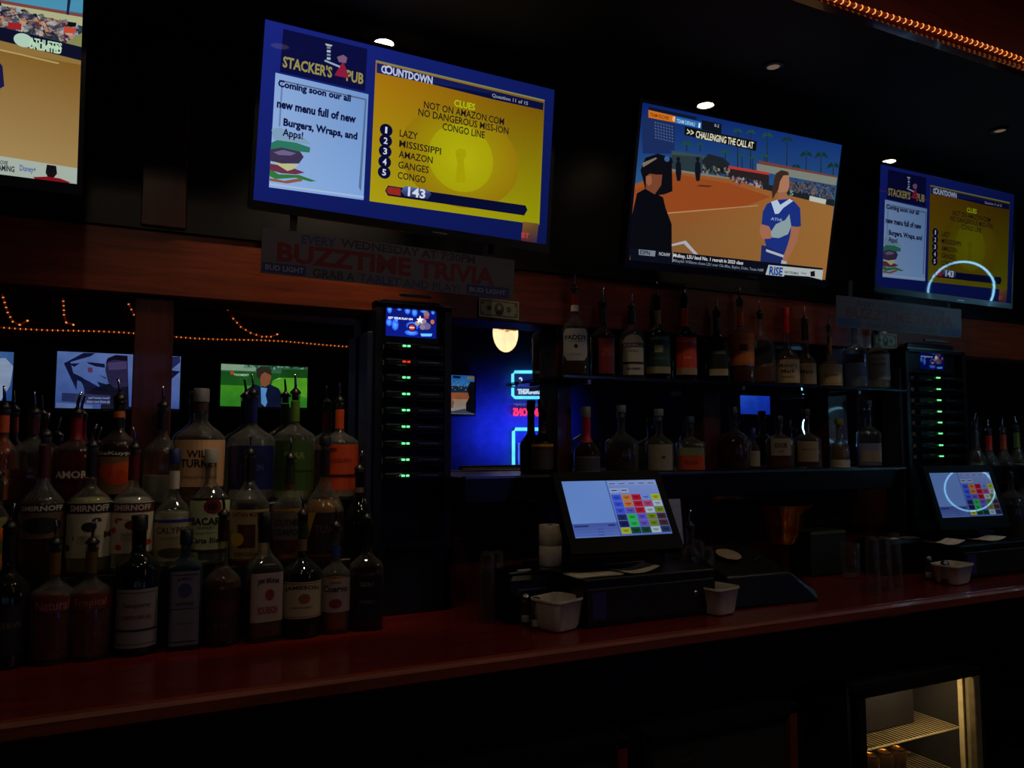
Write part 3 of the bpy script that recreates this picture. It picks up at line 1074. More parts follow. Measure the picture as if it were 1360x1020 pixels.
def mirror_ball(a):
    # same match, as the mirror shows it: dark figure at the right; enlargement of (595,420), k = 5.1
    P = a.poly
    a.rect(0, 0, 1, .3, (30, 90, 170), (60, 130, 190))
    a.rect(0, .28, 1, 1, (150, 110, 80), (160, 150, 140))
    P([(-400, 470), (180, 470), (180, 520), (-400, 520)], (24, 40, 60))
    P([(-400, 515), (180, 515), (180, 560), (-400, 560)], (150, 84, 50))
    specks(a, ((-300, 440), (170, 440), (170, 500), (-300, 500)), 160, [(120, 160, 190), (20, 30, 50), (60, 90, 120)], .01, .02, 4)
    P([(35, 640), (110, 625), (180, 650), (180, 660), (-300, 665), (-300, 640)], (60, 70, 90))
    P([(128, 490), (150, 440), (185, 440), (190, 660), (120, 640), (120, 590), (142, 548)], (12, 12, 20))
    P([(30, 400), (80, 402), (80, 420), (30, 418)], (20, 24, 44))
    P([(128, 404), (180, 406), (180, 424), (128, 422)], (130, 110, 60))
    P([(-300, 560), (24, 560), (40, 580), (30, 620), (-300, 640)], (120, 90, 70))


def left_scrap(a):
    a.rect(0, 0, 1, 1, (70, 110, 170), (40, 80, 150))
    P = a.poly
    P([(-300, 320), (20, 300), (48, 330), (40, 400), (10, 455), (-300, 455)], (150, 170, 200))
    P([(-200, 300), (-60, 310), (-80, 460), (-200, 460)], (20, 30, 60))


qw = [(77, 465), (241, 475), (237, 541), (72, 546)]
mirrored('mirrored television of a man before an animal emblem, split by the post', qw, None, None, lambda a: (setattr(a, 'H', homography(qz(qw, (60, 450), 7.16))), wolf(a)), .9)
qg = [(295, 484), (409, 487), (407, 541), (291, 540)]
mirrored('mirrored television showing a man in a suit on a green golf course', qg, None, None, lambda a: (setattr(a, 'H', homography(qz(qg, (280, 470), 9.714))), golf(a)), .95)
qp = [(549, 497), (630, 498), (630, 550), (549, 549)]
mirrored('mirrored television of the softball match, half hidden by the tablet tower', qp, None, None, lambda a: (setattr(a, 'H', homography(qz(qp, (595, 420), 5.1))), mirror_ball(a)), .9)
ql = [(-110, 461), (17, 469), (17, 531), (-114, 532)]
mirrored('mirrored television with pale blue picture at the left picture edge', ql, None, None, lambda a: (setattr(a, 'H', homography(qz(ql, (0, 370), 2.83))), left_scrap(a)), .8)
pq = at(1003, 538, 2 * YM + 1.2)
dt = television('small hanging blue display mirrored behind the lower ledge bottles', (pq.x, -1.2, pq.z), 180, 0, 0, .42, .2, lambda a: a.rect(0, 0, 1, 1, (16, 50, 170), (14, 36, 140), (34, 80, 190), (16, 50, 160)), wall=False, grp='televisions on the far wall')
MB().tube([(0, .06, .1), (0, .06, ZC - pq.z)], .02, 8).build('ceiling_pole', BLACKM, dt)

# ------------------------------------------------------------------ neon window signs and oval sign on the far wall
def far(px, py, d=.1):
    p = at(px, py, 2 * YM - (YB + d))
    return Vector((p.x, YB + d, p.z))


def neon_path(parent, name, px, mat, r, d=.1, base=None):
    P = [far(a, b, d) - base for a, b in px]
    return MB().tube(P, r, 8).build(name, mat, parent, smooth='all')


CY = glow('neon_cyan', (90, 210, 255), 1.9)
RD = glow('neon_red', (255, 50, 90), 1.8)
WH = glow('neon_white', (205, 232, 255), 1.1)
struct('window_20', span((2.9, YB, .3), (6.98, YB + .02, 3.12)), BLUEW)  # added wall panel, blue wash of the neon put into its colour
b = far(700, 510)
t = thing('neon_sign', 'cyan framed neon sign with white and red lettering, seen in the mirror', 'neon sign', b)
neon_path(t, 'upper_frame', [(746, 494), (700, 494), (684, 494), (681, 497), (681, 510)], CY, .022, base=b)
neon_path(t, 'upper_frame', [(681, 515), (681, 525), (684, 528), (720, 528), (733, 527), (735, 524)], CY, .022, base=b)


def neon_text(parent, name, s, p0, p1, hpx, mat, base, bold=0, flip=False, d=.11):
    V, Fs = glyphs(s, bold)
    a, c = far(*p0, d), far(*p1, d)
    h = hpx * 10.0 / 1028
    P = []
    for x, y in V:
        q = a.lerp(c, (1 - x) if flip else x)
        P.append((q.x - base.x, q.y - base.y, q.z - base.z - h / 2 + h * y))
    n = len(P)
    P2 = P + [(p[0], p[1] - .02, p[2]) for p in P]
    m = MB().add(P2, list(Fs) + [tuple(i + n for i in reversed(f)) for f in Fs])
    o = m.build(name, mat, parent)
    return o


neon_text(t, 'white_lettering', 'DRAUGHT', (688, 520), (718, 520), 8, WH, b, 5, True)
neon_text(t, 'small_lettering', 'ON TAP', (683, 537), (716, 538), 3.5, glow('neon_dimwhite', (90, 110, 170), .8), b, 2, True)
neon_text(t, 'red_lettering', 'CHAMPIONS', (682, 547), (733, 548), 12, RD, b, 3, True)
neon_text(t, 'white_initial', 'C', (690, 505), (694, 505), 9, WH, b, 5, True)
b2 = far(700, 590)
t = thing('neon_sign', 'cyan neon rectangle over a pale poster, below the red neon lettering', 'neon sign', b2)
neon_path(t, 'lower_frame', [(717, 570), (700, 570), (685, 570), (682, 573), (682, 600), (682, 640)], CY, .024, base=b2)
neon_path(t, 'lower_frame', [(733, 570), (735, 573), (735, 580)], CY, .022, base=b2)
m = MB()
pa, pb = far(688, 588, .06) - b2, far(728, 640, .06) - b2
m.box(((pa.x + pb.x) / 2, pa.y, (pa.z + pb.z) / 2), (abs(pa.x - pb.x), .01, abs(pa.z - pb.z)))
m.build('poster', PAPER, t)
for k, px in enumerate((668, 700, 732)):         # unseen blue spots added to wash the wall around the neon
    p = far(px, 560, .45)
    L = bpy.data.lights.new('blue_wash_light', 'SPOT')
    L.energy = BLUE_WASH_POWER
    L.color = (.03, .07, 1.0)
    L.spot_size = math.radians(120)
    L.spot_blend = 1
    L.shadow_soft_size = .05
    o = bpy.data.objects.new('blue_wash_light', L)
    COL.objects.link(o)
    o.location = (p.x, p.y + .25, p.z - .1)
    o.rotation_euler = (math.radians(-90), 0, 0)

# oval lit sign hanging in the room
yo = -1.9
p = at(671, 445, 2 * YM - yo)
t = thing('oval_sign', 'glowing oval beer sign with orange lettering, mirrored beside the banknote', 'sign', (p.x, yo, p.z))
kx = mpp(at(671, 445, 2 * YM - yo)) * 1.1
m = MB().lathe([(.0001, -.03), (.9, -.028), (1.0, 0), (.9, .028), (.0001, .03)], 28)
m.v = [(x * 17.5 * kx, z, y * 24 * kx + .02) for x, y, z in m.v]
m.build('lit_panel', glow('oval_glow', (255, 222, 165), 1.7), t, smooth=True)
V, Fs = glyphs('Lager', 2)
MB().add([((.5 - x) * 26 * kx, .034, (y - .5) * 8 * kx + .06) for x, y in V], Fs).build('lettering', glow('oval_letter', (225, 110, 40), 1), t)
ring = MB().tube([(17.8 * kx * math.cos(a / 24 * 6.2832), 0, 24.4 * kx * math.sin(a / 24 * 6.2832) + .02) for a in range(24)], .012, 6, closed=True)
ring.build('rim', BLACKM, t)
MB().tube([(0, 0, 24 * kx), (0, 0, ZC - p.z)], .008, 6).build('hanging_rod', BLACKM, t)
# ------------------------------------------------------------------ banner and banknotes
t = thing('paper_banner', 'wide white paper banner advertising trivia night, under the trivia television', 'banner', M=tvmatrix((.675, 2.16, 1.9645), 0, 3, -.9))
wB, hB = .764, .125
qB = [((x - 340) * 3.778, (y - 280) * 3.778) for x, y in ((350, 294), (684, 342), (683, 394), (349, 362))]
MB().box((0, .002, 0), (wB, .002, hB)).build('sheet', plast((120, 112, 120), .7), t)
for x in (-.3, .3):
    MB().box((x, .004, hB / 2 + .02), (.02, .001, .09)).build('tape_strip', BLACKM, t)
a = Art(flatmap(wB, hB, 0, 0, .0001), .25, 1, qB)
a.rect(0, 0, 1, 1, (80, 76, 86))
a.ptext('EVERY', (255, 122), (438, 145), .2, (40, 40, 90), 3)
a.ptext('WEDNESDAY AT 7:30PM', (462, 152), (1122, 226), .2, (34, 30, 40), 3)
a.ptext('BUZZTIME TRIVIA', (122, 195), (1212, 318), .44, (92, 16, 22), 4)
a.ptext('GRAB A', (320, 305), (540, 330), .2, (34, 32, 44), 2)
a.ptext('TABLET AND PLAY!', (562, 335), (1055, 378), .2, (44, 40, 84), 2)
a.poly([(44, 248), (286, 272), (284, 325), (42, 300)], (30, 36, 96))
a.ptext('BUD LIGHT', (60, 276), (272, 298), .12, (120, 120, 150), 2)
a.poly([(1085, 355), (1278, 374), (1276, 425), (1084, 405)], (30, 36, 96))
a.ptext('BUD LIGHT', (1098, 382), (1262, 398), .11, (120, 120, 150), 2)
a.build('printed_lettering', PRINT, t)
t = thing('paper_banner', 'dimmed copy of the paper banner under the dim television at the right end', 'banner', M=tvmatrix((2.855, 2.16, 1.966), 0, 3, 0))
MB().box((0, .002, 0), (wB, .002, hB)).build('sheet', plast((120, 112, 120), .7), t)
for x in (-.3, .3):
    MB().box((x, .004, hB / 2 + .02), (.02, .001, .09)).build('tape_strip', BLACKM, t)
a = Art(flatmap(wB, hB, 0, 0, .0001), .25, 1)
a.rect(0, 0, 1, 1, (70, 66, 78))  # same banner, dimmer light at this end put into darker print
a.text('EVERY WEDNESDAY AT 7:30PM', .5, .2, .7, .2, (34, 30, 40), 3)
a.text('BUZZTIME TRIVIA', .5, .5, .86, .36, (70, 14, 20), 4)
a.text('GRAB A TABLET AND PLAY!', .5, .84, .56, .18, (34, 32, 44), 2)
a.rect(.01, .7, .18, .96, (30, 36, 96))
a.rect(.82, .7, .99, .96, (30, 36, 96))
a.build('printed_lettering', PRINT, t)


def banknote(label, c, yaw=0, w=.156, h=.066, roll=0.0):
    t = thing('banknote', label, 'banknote', M=tvmatrix(c, yaw, 0, roll))
    MB().box((0, .0006, 0), (w, .0008, h)).build('paper', plast((150, 150, 110), .8), t)
    a = Art(flatmap(w, h, 0, 0, .00005), .25, 1)
    a.rect(0, 0, 1, 1, (196, 190, 142))
    a.rect(.03, .08, .97, .92, (104, 104, 76))
    a.rect(.06, .15, .94, .85, (176, 172, 128))
    a.rect(.2, .04, .8, .14, (150, 146, 108))
    a.ell(.5, .52, .12, .34, (90, 88, 66))
    a.ell(.5, .42, .05, .15, (170, 164, 124))
    a.poly([(.41, .82), (.45, .62), (.55, .62), (.59, .82)], (50, 48, 40), px=False)
    for u in (.09, .91):
        a.text('1', u, .24, .035, .16, (60, 62, 44), 3)
        a.text('1', u, .78, .03, .14, (60, 62, 44), 3)
    a.ell(.25, .5, .06, .14, (84, 84, 64))
    a.ell(.74, .5, .06, .16, (70, 110, 60))
    a.text('THE UNITED STATES OF AMERICA', .5, .095, .5, .06, (50, 50, 40), 1)
    a.text('ONE DOLLAR', .5, .89, .26, .06, (60, 62, 44), 1)
    a.text('ONE', .74, .5, .1, .12, (110, 130, 90), 2)
    a.build('printed_face', PRINT, t)
    return t


p = at(663, 411, 2.462)
banknote('one dollar bill taped to the wooden header beside the banner', (p.x, 2.462, p.z + .002), roll=-1)
p = at(1176, 453, 2.462)
banknote('one dollar bill on the header behind the last upper bottle', (p.x, 2.462, p.z + .002))

# ------------------------------------------------------------------ tablet charging towers
def tower(label, x0, x1, yf, ztop, leds, scr, nb, gain, grp='tablet charging towers', red=None):
    cx_ = (x0 + x1) / 2
    w = x1 - x0
    t = thing('charging_tower', label, 'tablet tower', (cx_, yf, .9025), grp)
    H = ztop - .9
    m = MB()
    m.box((-w / 2 + .012, .06, H / 2), (.024, .12, H)).box((w / 2 - .012, .06, H / 2), (.024, .12, H))
    m.box((0, .11, H / 2), (w, .02, H)).box((0, .06, H - .01), (w, .12, .02)).box((0, .06, .1), (w, .12, .2))
    m.build('cabinet', BLACK, t)
    MB().box((0, -.002, H - .004), (w * .97, .004, .005)).build('top_strip', STEEL, t)
    MB().box((-w / 2 - .012, .07, H / 2 - .05), (.02, .1, H - .1), None, .003).build('side_rail', NAVY, t)
    # top tablet with screen
    zs = scr - .9
    th = .115
    MB().box((-.005, .03, zs), (w * .78, .02, th + .03), None, .006).build('display_body', GLOSSB, t)
    MB().box((0, -.004, zs + th / 2 + .028), (w * .42, .012, .012), None, .003).build('grab_handle', STEEL, t)
    a = Art(flatmap(.175, .1, .018, zs), .3, gain)
    a.m = (lambda f: (lambda u, v, L: (f(u, v, L)[0] - .005, f(u, v, L)[1], f(u, v, L)[2])))(a.m)
    a.rect(0, 0, 1, 1, (10, 18, 90), (8, 20, 110))
    R = random.Random(5)
    for (u, v, ru, rv) in ((.07, .12, .05, .14), (.26, .08, .05, .07), (.42, .12, .06, .13), (.56, .16, .06, .15), (.06, .55, .06, .14), (.18, .62, .07, .2), (.2, .45, .04, .12), (.52, .62, .13, .15), (.5, .85, .14, .1), (.93, .1, .04, .1), (.75, .1, .08, .07)):
        a.ell(u, v, ru, rv, (80, 150, 250), (20, 60, 200), n=10)
    for (u, v, ru, rv, c) in ((.8, .2, .06, .1, (120, 90, 100)), (.72, .45, .08, .12, (130, 110, 130)), (.8, .3, .05, .05, (150, 60, 50)), (.92, .44, .04, .08, (170, 90, 50)), (.62, .52, .05, .08, (140, 130, 130)), (.8, .6, .09, .12, (90, 80, 110)), (.72, .64, .06, .09, (110, 100, 130))):
        a.ell(u, v, ru, rv, c, n=10)
    a.poly([(.68, .86), (.92, .84), (.9, .93), (.7, .95)], (90, 170, 240), px=False)
    a.poly([(.67, .25), (.69, .36), (.74, .37), (.70, .43), (.71, .52), (.67, .46), (.62, .52), (.63, .43), (.6, .37), (.65, .36)], (230, 235, 250), px=False)
    a.text('GET YOUR PLAY ON', .28, .4, .48, .07, (220, 226, 244), 3)
    a.ell(.51, .68, .09, .14, (10, 10, 40))
    a.ell(.51, .68, .06, .1, (150, 40, 60))
    a.text('NEW', .51, .68, .1, .05, (240, 220, 230), 3)
    a.build('display_screen', SCREEN, t)
    for k, z in enumerate(leds):
        zz = z - .9
        bay = MB().box((0, .05, zz - .018), (w * .8, .1, .006)).box((-.005, .02, zz - .002), (w * .76, .10, .024), None, .005)
        o = bay.build('tablet_bay', GLOSSB, t)
        c = (255, 60, 30) if k == red else (110, 255, 150)
        g = MB().box((-.045, -.034, zz), (.011, .004, .0065), None, .001).box((-.030, -.034, zz), (.010, .004, .0065), None, .001)
        g.build('indicator_light', glow('led_%d' % c[0], c, 1.6 if c[0] < 200 else .8), o)
        MB().tube([(-.068, -.033, zz - .002), (-.058, -.034, zz - .001), (-.05, -.035, zz + .008)], .0012, 5).build('cable_clip', CHROME, o)
        MB().box((.04, -.0325, zz), (.07, .003, .003)).build('metal_strip', STEEL, o)
        MB().box((-w / 2 + .035, -.002, zz - .003), (.022, .004, .018)).build('latch', GREY, o)
    if nb:
        V, Fs = glyphs(nb, 2)
        MB().add([((x - .55) * .16, -.002, .19 + y * .02 - .0) for x, y in V], Fs).build('logo_lettering', pmat('dim_logo', (70, 60, 66), .4, attr=False), t)
        MB().box((0, .0, .2), (w * .9, .004, .06)).build('logo_plate', GLOSSB, t)
    return t


yf = 2.42
px = [(532 - (y - 460) * .009, y) for y in (460, 481, 502, 524, 545.6, 567.6, 590, 611.6, 633)]
zl = [at(a, b, yf - .034).z for a, b in px]
tower('black tablet charging tower with green lights, left of the mirror and banknote', .688, .95, yf, 1.905, zl, at(549, 428, yf).z - .0, 'buzztime', 1.5, red=1)
yf2 = 2.42
x20, x21 = at(1203, 480, yf2).x, at(1282, 480, yf2).x
zl = [at(1257, y, yf2 - .034).z for y in (503, 518, 532.5, 547.5, 562, 576.5, 592, 606.5)]
tower('black tablet charging tower with green lights, below the dim right television', x20, x21, yf2, 1.89, zl, at(1253, 478, yf2).z, None, .33)

# ------------------------------------------------------------------ bottles
TIER = {'front': (.9027, 2.30), 'mid': (1.10, 2.385), 'back': (1.27, 2.47)}
rz_ = thing('bottle_riser', 'dark stepped riser carrying the left-hand liquor bottles', 'riser', (-.3, 2.4, .9))
for (ya, yb_, zt) in ((2.343, 2.428, 1.10), (2.428, 2.545, 1.27)):
    loc(span((-.95, ya, .902), (.60, yb_, zt - .001), .003).build('step', DARKW, rz_), (-.3, 2.4, .9))


class Sect:
    """bottle cross-section mapped by arc length for the label"""
    def __init__(s, r, n, ax, ay):
        s.P = []
        N = 180
        e = 2 / n
        for i in range(N + 1):
            a = -math.pi / 2 + math.pi * 2 * (i / N - .5)
            ca, sa = math.cos(a), math.sin(a)
            s.P.append((r * ax * math.copysign(abs(ca) ** e, ca), r * ay * math.copysign(abs(sa) ** e, sa)))
        s.d = [0]
        for p, q in zip(s.P, s.P[1:]):
            s.d.append(s.d[-1] + math.hypot(q[0] - p[0], q[1] - p[1]))
        s.mid = s.d[N // 2]

    def at(s, dist):
        t = s.mid + dist
        lo, hi = 0, len(s.d) - 1
        while hi - lo > 1:
            m = (lo + hi) // 2
            if s.d[m] <= t:
                lo = m
            else:
                hi = m
        k = (t - s.d[lo]) / max(1e-9, s.d[hi] - s.d[lo])
        p, q = s.P[lo], s.P[hi]
        x, y = p[0] + (q[0] - p[0]) * k, p[1] + (q[1] - p[1]) * k
        nx, ny = (q[1] - p[1]), -(q[0] - p[0])
        l = math.hypot(nx, ny) or 1
        return x, y, nx / l, ny / l


def bottle(label, px, top, row, rpx, liq=None, gl=(250, 252, 250), fill=.7, sh=.52, nk=.74, rn=.0135, cap='pourer', capc=(16, 16, 18), wrap=None, lab=None, lw=.9, n=2.0,
           ay=1.0, group='liquor bottles on the left risers', name='liquor_bottle', turn=0.0, body=None, Y=None, zb=None, flute=0):
    z0, y0 = TIER[row] if row in TIER else (zb, Y)
    if Y is not None:
        y0 = Y
    if zb is not None:
        z0 = zb
    P = at(px, top, y0)
    H = P.z - z0
    r = rpx * mpp(P)
    t = thing(name, label, 'bottle', (P.x, y0, z0), group, rz=math.atan2(-P.x, y0) * .85 + math.radians(turn))
    hs = {'pourer': .062, 'cork': .03, 'cap': .018, 'none': 0}[cap]
    G = H - hs
    ri = r - .0028
    rn = min(rn, r * .6)
    prof = [(.0001, .004), (r * .8, .001), (r - .003, 0), (r, .006), (r, sh * G)]
    for k in range(1, 7):
        q = k / 6
        e = .5 - .5 * math.cos(math.pi * q)
        prof.append((r + (rn - r) * (e * .65 + q * .35 if q < 1 else 1), (sh + (nk - sh) * q) * G))
    prof += [(rn, G - .016), (rn + .002, G - .014), (rn + .002, G - .002), (rn, G)]
    inner = [(rr - .0028, zz) for rr, zz in reversed(prof[4:]) if rr - .0028 > .001]
    inner[0] = (rn - .003, G)
    inner += [(ri, .012), (ri - .004, .008), (.0001, .010)]
    seg = 24
    kw = dict(n=n, rmax=r, rmin=rn, ay=ay)
    g = MB().lathe(prof + inner, seg, **kw)
    if flute:
        for i, v in enumerate(g.v):
            pass
    g.build('glass_body', glass(gl), t, smooth='all' if n < 3 else True)
    if liq:
        top_z = fill * G
        lp = [(.0001, .0112), (ri - .006, .0095), (ri - .0012, .0135)]
        for rr, zz in prof[4:]:
            if zz < top_z:
                lp.append((rr - .0028 - .0012, zz))
        # radius at the liquid level
        rr_ = r
        for (ra, za), (rb, zb_) in zip(prof[3:], prof[4:]):
            if za <= top_z <= zb_:
                rr_ = ra + (rb - ra) * (top_z - za) / max(1e-6, zb_ - za)
        lp += [(rr_ - .004, top_z), (.0001, top_z)]
        MB().lathe(lp, seg, **kw).build('liquor', liquor(liq), t, smooth=True)
    if cap == 'pourer':
        m = MB().lathe([(rn - .0035, G - .02), (rn - .0032, G), (rn + .0035, G + .001), (rn + .0035, G + .006), (rn - .002, G + .012), (.006, G + .018), (.0001, G + .019)], 14)
        o = m.build('pourer_collar', plast(capc), t, smooth=True)
        sx_ = random.Random(px).uniform(-.35, .35)
        pts_ = [(0, 0, G + .015), (.001 * sx_, 0, G + .03), (.012 * sx_, -.002, G + .046), (.024 * sx_, -.004, G + .061)]
        MB().tube(pts_, [.0045, .0042, .0036, .0028], 8).build('pourer_spout', CHROME, o, smooth='all')
    elif cap == 'cork':
        o = MB().lathe([(rn - .004, G - .015), (rn - .004, G + .002), (rn + .004, G + .003), (rn + .005, G + .026), (rn + .002, G + .03), (.0001, G + .03)], 16).build('stopper', plast(capc), t, smooth=True)
    elif cap == 'cap':
        MB().lathe([(rn + .0026, G - .022), (rn + .003, G + .016), (rn + .001, G + .018), (.0001, G + .018)], 16).build('screw_cap', plast(capc), t, smooth=True)
    if wrap:
        c, f0, f1 = wrap[:3]
        lo, hi = f0 * G, f1 * G

        def rad(z):
            for (ra, za), (rb, zb_) in zip(prof[3:-4], prof[4:-3]):
                if za <= z <= zb_:
                    return ra + (rb - ra) * (z - za) / max(1e-6, zb_ - za)
            return rn
        zs_ = [lo + (hi - lo) * k / 5 for k in range(6)]
        MB().lathe([(rad(z) + .0009, z) for z in zs_] + [(rad(z) + .0004, z) for z in reversed(zs_)], 18).build('neck_wrap', plast(c), t, smooth=True)
        if len(wrap) > 3:
            c2, f2, f3 = wrap[3:6]
            MB().lathe([(rad(f2 * G) + .0014, f2 * G), (rad(f3 * G) + .0014, f3 * G)], 18).build('neck_band', plast(c2), t, smooth=True)
    if lab:
        z0_, z1_, draw = lab
        sec = Sect(r, n, 1.0, ay)
        W = lw * (math.pi * r if n < 3 else 2 * r)
        lo, hi = z0_ * G, z1_ * G

        def mp_(u, v, L):
            x, y, nx, ny = sec.at((u - .5) * W)
            o_ = .0006 + .0002 * L
            return (x + nx * o_, y + ny * o_, hi + (lo - hi) * v)
        a = Art(mp_, .07)
        draw(a)
        a.build('paper_label', PRINT, t)
    if body:
        body(t, r, G)
    return t


def L_text(bg, *items):
    """label with background and items: ('t', text, v, w, h, col, bold), ('b', v0, v1, col), ('e', u, v, ru, rv, col), ('f', inset, col)"""
    def d(a):
        a.rect(0, 0, 1, 1, bg)
        for it in items:
            if it[0] == 't':
                a.text(it[1], .5, it[2], it[3] * .86, it[4], it[5], it[6] if len(it) > 6 else 2, arc=it[7] if len(it) > 7 else 0)
            elif it[0] == 'b':
                a.rect(0, it[1], 1, it[2], it[3])
            elif it[0] == 'r':
                a.rect(it[1], it[2], it[3], it[4], it[5])
            elif it[0] == 'e':
                a.ell(it[1], it[2], it[3], it[4], it[5], n=14)
            elif it[0] == 'f':
                k, c = it[1], it[2]
                for r_ in ((k, k, 1 - k, k + .02), (k, 1 - k - .02, 1 - k, 1 - k), (k, k, k + .02, 1 - k), (1 - k - .02, k, 1 - k, 1 - k)):
                    a.rect(*r_, c)
                    a.L -= 1
                a.L += 1
    return d


def vodka(bg, band, dots, seed, bandtxt=(180, 170, 160)):
    def d(a):
        a.rect(0, 0, 1, 1, bg)
        R = random.Random(seed)
        for k in range(11):
            a.ell(R.uniform(.08, .92), R.uniform(.3, .93), .07, .06, dots, n=10)
            a.L -= 1
        a.L += 1
        a.rect(.24, .36, .76, .82, bg)
        a.ell(.5, .45, .13, .09, tuple(int(v * .6) for v in dots))
        a.rect(.3, .6, .7, .76, tuple(int(v * .85) for v in bg))
        a.rect(.0, .02, 1, .2, band)
        a.text('SMIRNOFF', .5, .11, .72, .12, bandtxt, 3)
        a.text('TRIPLE DISTILLED', .5, .64, .3, .03, (90, 80, 76), 1)
    return d


cream = (196, 188, 160)
# back step
bottle('clear bottle with orange wrapped neck at the left picture edge, back step', 7, 512, 'back', 20, (200, 70, 20), fill=.8, wrap=((190, 80, 40), .76, .93), lab=(.1, .4, L_text((170, 90, 40), ('t', 'ORANGE', .4, .7, .2, (240, 220, 190)))), sh=.55, nk=.72)
bottle('rounded clear bottle with sparkling shoulder and dark red neck, back step', 47, 519, 'back', 30, (120, 40, 24), fill=.42, wrap=((60, 14, 16), .78, .95), sh=.58, nk=.75)
bottle('red-capped deep red liqueur bottle with lettering across its middle', 104, 520, 'back', 28, (170, 12, 10), fill=.58, gl=(230, 190, 190), wrap=((120, 12, 20), .72, .96), lab=(.3, .41, L_text((70, 16, 16), ('t', 'AMORA', .5, .8, .7, (200, 190, 180), 3))), sh=.6, nk=.74, lw=.8)
bottle('dark liqueur bottle with orange fruit label, left of the mirror post', 160, 502, 'back', 24, (90, 30, 14), gl=(200, 170, 150), fill=.6, wrap=((20, 14, 14), .74, .95, (190, 100, 50), .83, .89), sh=.57, nk=.72,
       lab=(.12, .52, lambda a: (a.rect(0, 0, 1, 1, (120, 90, 60)), a.rect(0, 0, 1, .14, (24, 18, 18)), a.text('DeKuyper', .5, .07, .8, .1, (190, 190, 180), 3), a.ell(.35, .45, .2, .16, (190, 70, 20)), a.ell(.62, .42, .2, .17, (200, 84, 26)), a.ell(.5, .62, .24, .18, (190, 60, 20)))))
bottle('clear flask with many glints, standing before the wooden mirror post', 218, 512, 'back', 24, (235, 235, 225), fill=.3, wrap=((26, 24, 34), .76, .95), sh=.52, nk=.72)
bottle('clear bourbon bottle with cream label and plastic topped neck', 268, 516, 'back', 31, (150, 70, 20), fill=.5, cap='cap', capc=(110, 110, 116), wrap=((60, 40, 34), .84, .93), sh=.6, nk=.76, rn=.02, group='liquor bottles on the left risers',
       lab=(.16, .58, L_text((206, 160, 116), ('t', 'WILD', .3, .44, .16, (34, 26, 24), 3), ('t', 'TURKEY', .5, .66, .18, (34, 26, 24), 3), ('t', 'KENTUCKY BOURBON', .8, .6, .06, (70, 50, 40), 1))))
bottle('clear bottle with dark blue neck and blue label before the golf screen', 337, 497, 'back', 29, (235, 238, 235), fill=.5, wrap=((22, 30, 96), .74, .96), sh=.58, nk=.72,
       lab=(.12, .52, L_text((22, 26, 84), ('e', .5, .45, .3, .3, (16, 18, 62)), ('t', 'CITRON', .5, .5, .14, (60, 74, 140), 2))), lw=.75)
bottle('clear bottle with olive green neck and green label, back step', 393, 497, 'back', 26, (230, 235, 200), fill=.5, wrap=((96, 128, 38), .74, .93), sh=.6, nk=.72,
       lab=(.1, .56, L_text((58, 84, 28), ('t', 'PEAR', .3, .5, .14, (120, 140, 70), 2), ('b', .6, .63, (30, 50, 20)))), lw=.75)
bottle('clear bottle with bright orange neck and orange label, back step', 452, 508, 'back', 25, (240, 220, 200), fill=.5, wrap=((222, 84, 30), .72, .92), sh=.58, nk=.70,
       lab=(.1, .56, L_text((206, 74, 26), ('e', .35, .12, .1, .05, (120, 40, 20)), ('t', 'MANDRIN', .35, .6, .1, (140, 46, 20), 2), ('b', .66, .72, (60, 24, 14)))), lw=.8)
# middle step
bottle('pale yellow bottle with orange picture label at the left edge, middle step', -2, 600, 'mid', 21, (190, 180, 90), fill=.6, wrap=((30, 30, 24), .76, .95), lab=(.1, .56, lambda a: (a.rect(0, 0, 1, 1, (120, 120, 60)), a.ell(.66, .25, .18, .14, (220, 100, 40)), a.ell(.6, .8, .25, .14, (220, 130, 30)))))
bottle('berry vodka bottle with black band and dark fruit label', 62, 548, 'mid', 27, (110, 30, 20), fill=.5, cap='pourer', wrap=((66, 20, 16), .7, .93), sh=.5, nk=.68, lab=(.28, .52, lambda a: (a.rect(0, 0, 1, 1, (84, 66, 54)), a.rect(0, 0, 1, .24, (18, 16, 18)), a.text('SMIRNOFF', .5, .12, .74, .16, (170, 160, 150), 3), a.ell(.5, .62, .34, .24, (24, 14, 16)))), lw=.85)
bottle('vodka bottle with black band and dark spotted white label', 124, 563, 'mid', 27, (222, 224, 150), fill=.6, wrap=((24, 20, 20), .76, .94), sh=.56, nk=.7, lab=(.14, .57, vodka((176, 170, 146), (22, 20, 22), (56, 44, 44), 3)), lw=.82)
bottle('strawberry vodka bottle with dark red neck and red dotted label', 180, 566, 'mid', 26, (235, 235, 225), fill=.6, wrap=((84, 14, 16), .74, .95), sh=.56, nk=.7, lab=(.16, .57, vodka((196, 184, 162), (70, 20, 22), (176, 46, 40), 4)), lw=.82)
bottle('coconut rum bottle with blue cap and cream label, right of the vodkas', 233, 596, 'mid', 24, (230, 225, 200), fill=.5, cap='cap', capc=(30, 44, 90), wrap=((190, 184, 170), .7, .86), sh=.48, nk=.66,
       lab=(.08, .44, L_text((150, 140, 104), ('b', 0, .08, (30, 50, 130)), ('t', 'CALYPSO', .26, .8, .16, (60, 56, 60), 2), ('t', 'COCONUT RUM', .45, .6, .07, (90, 80, 70), 1), ('e', .5, .8, .3, .12, (70, 60, 44)))), lw=.85)
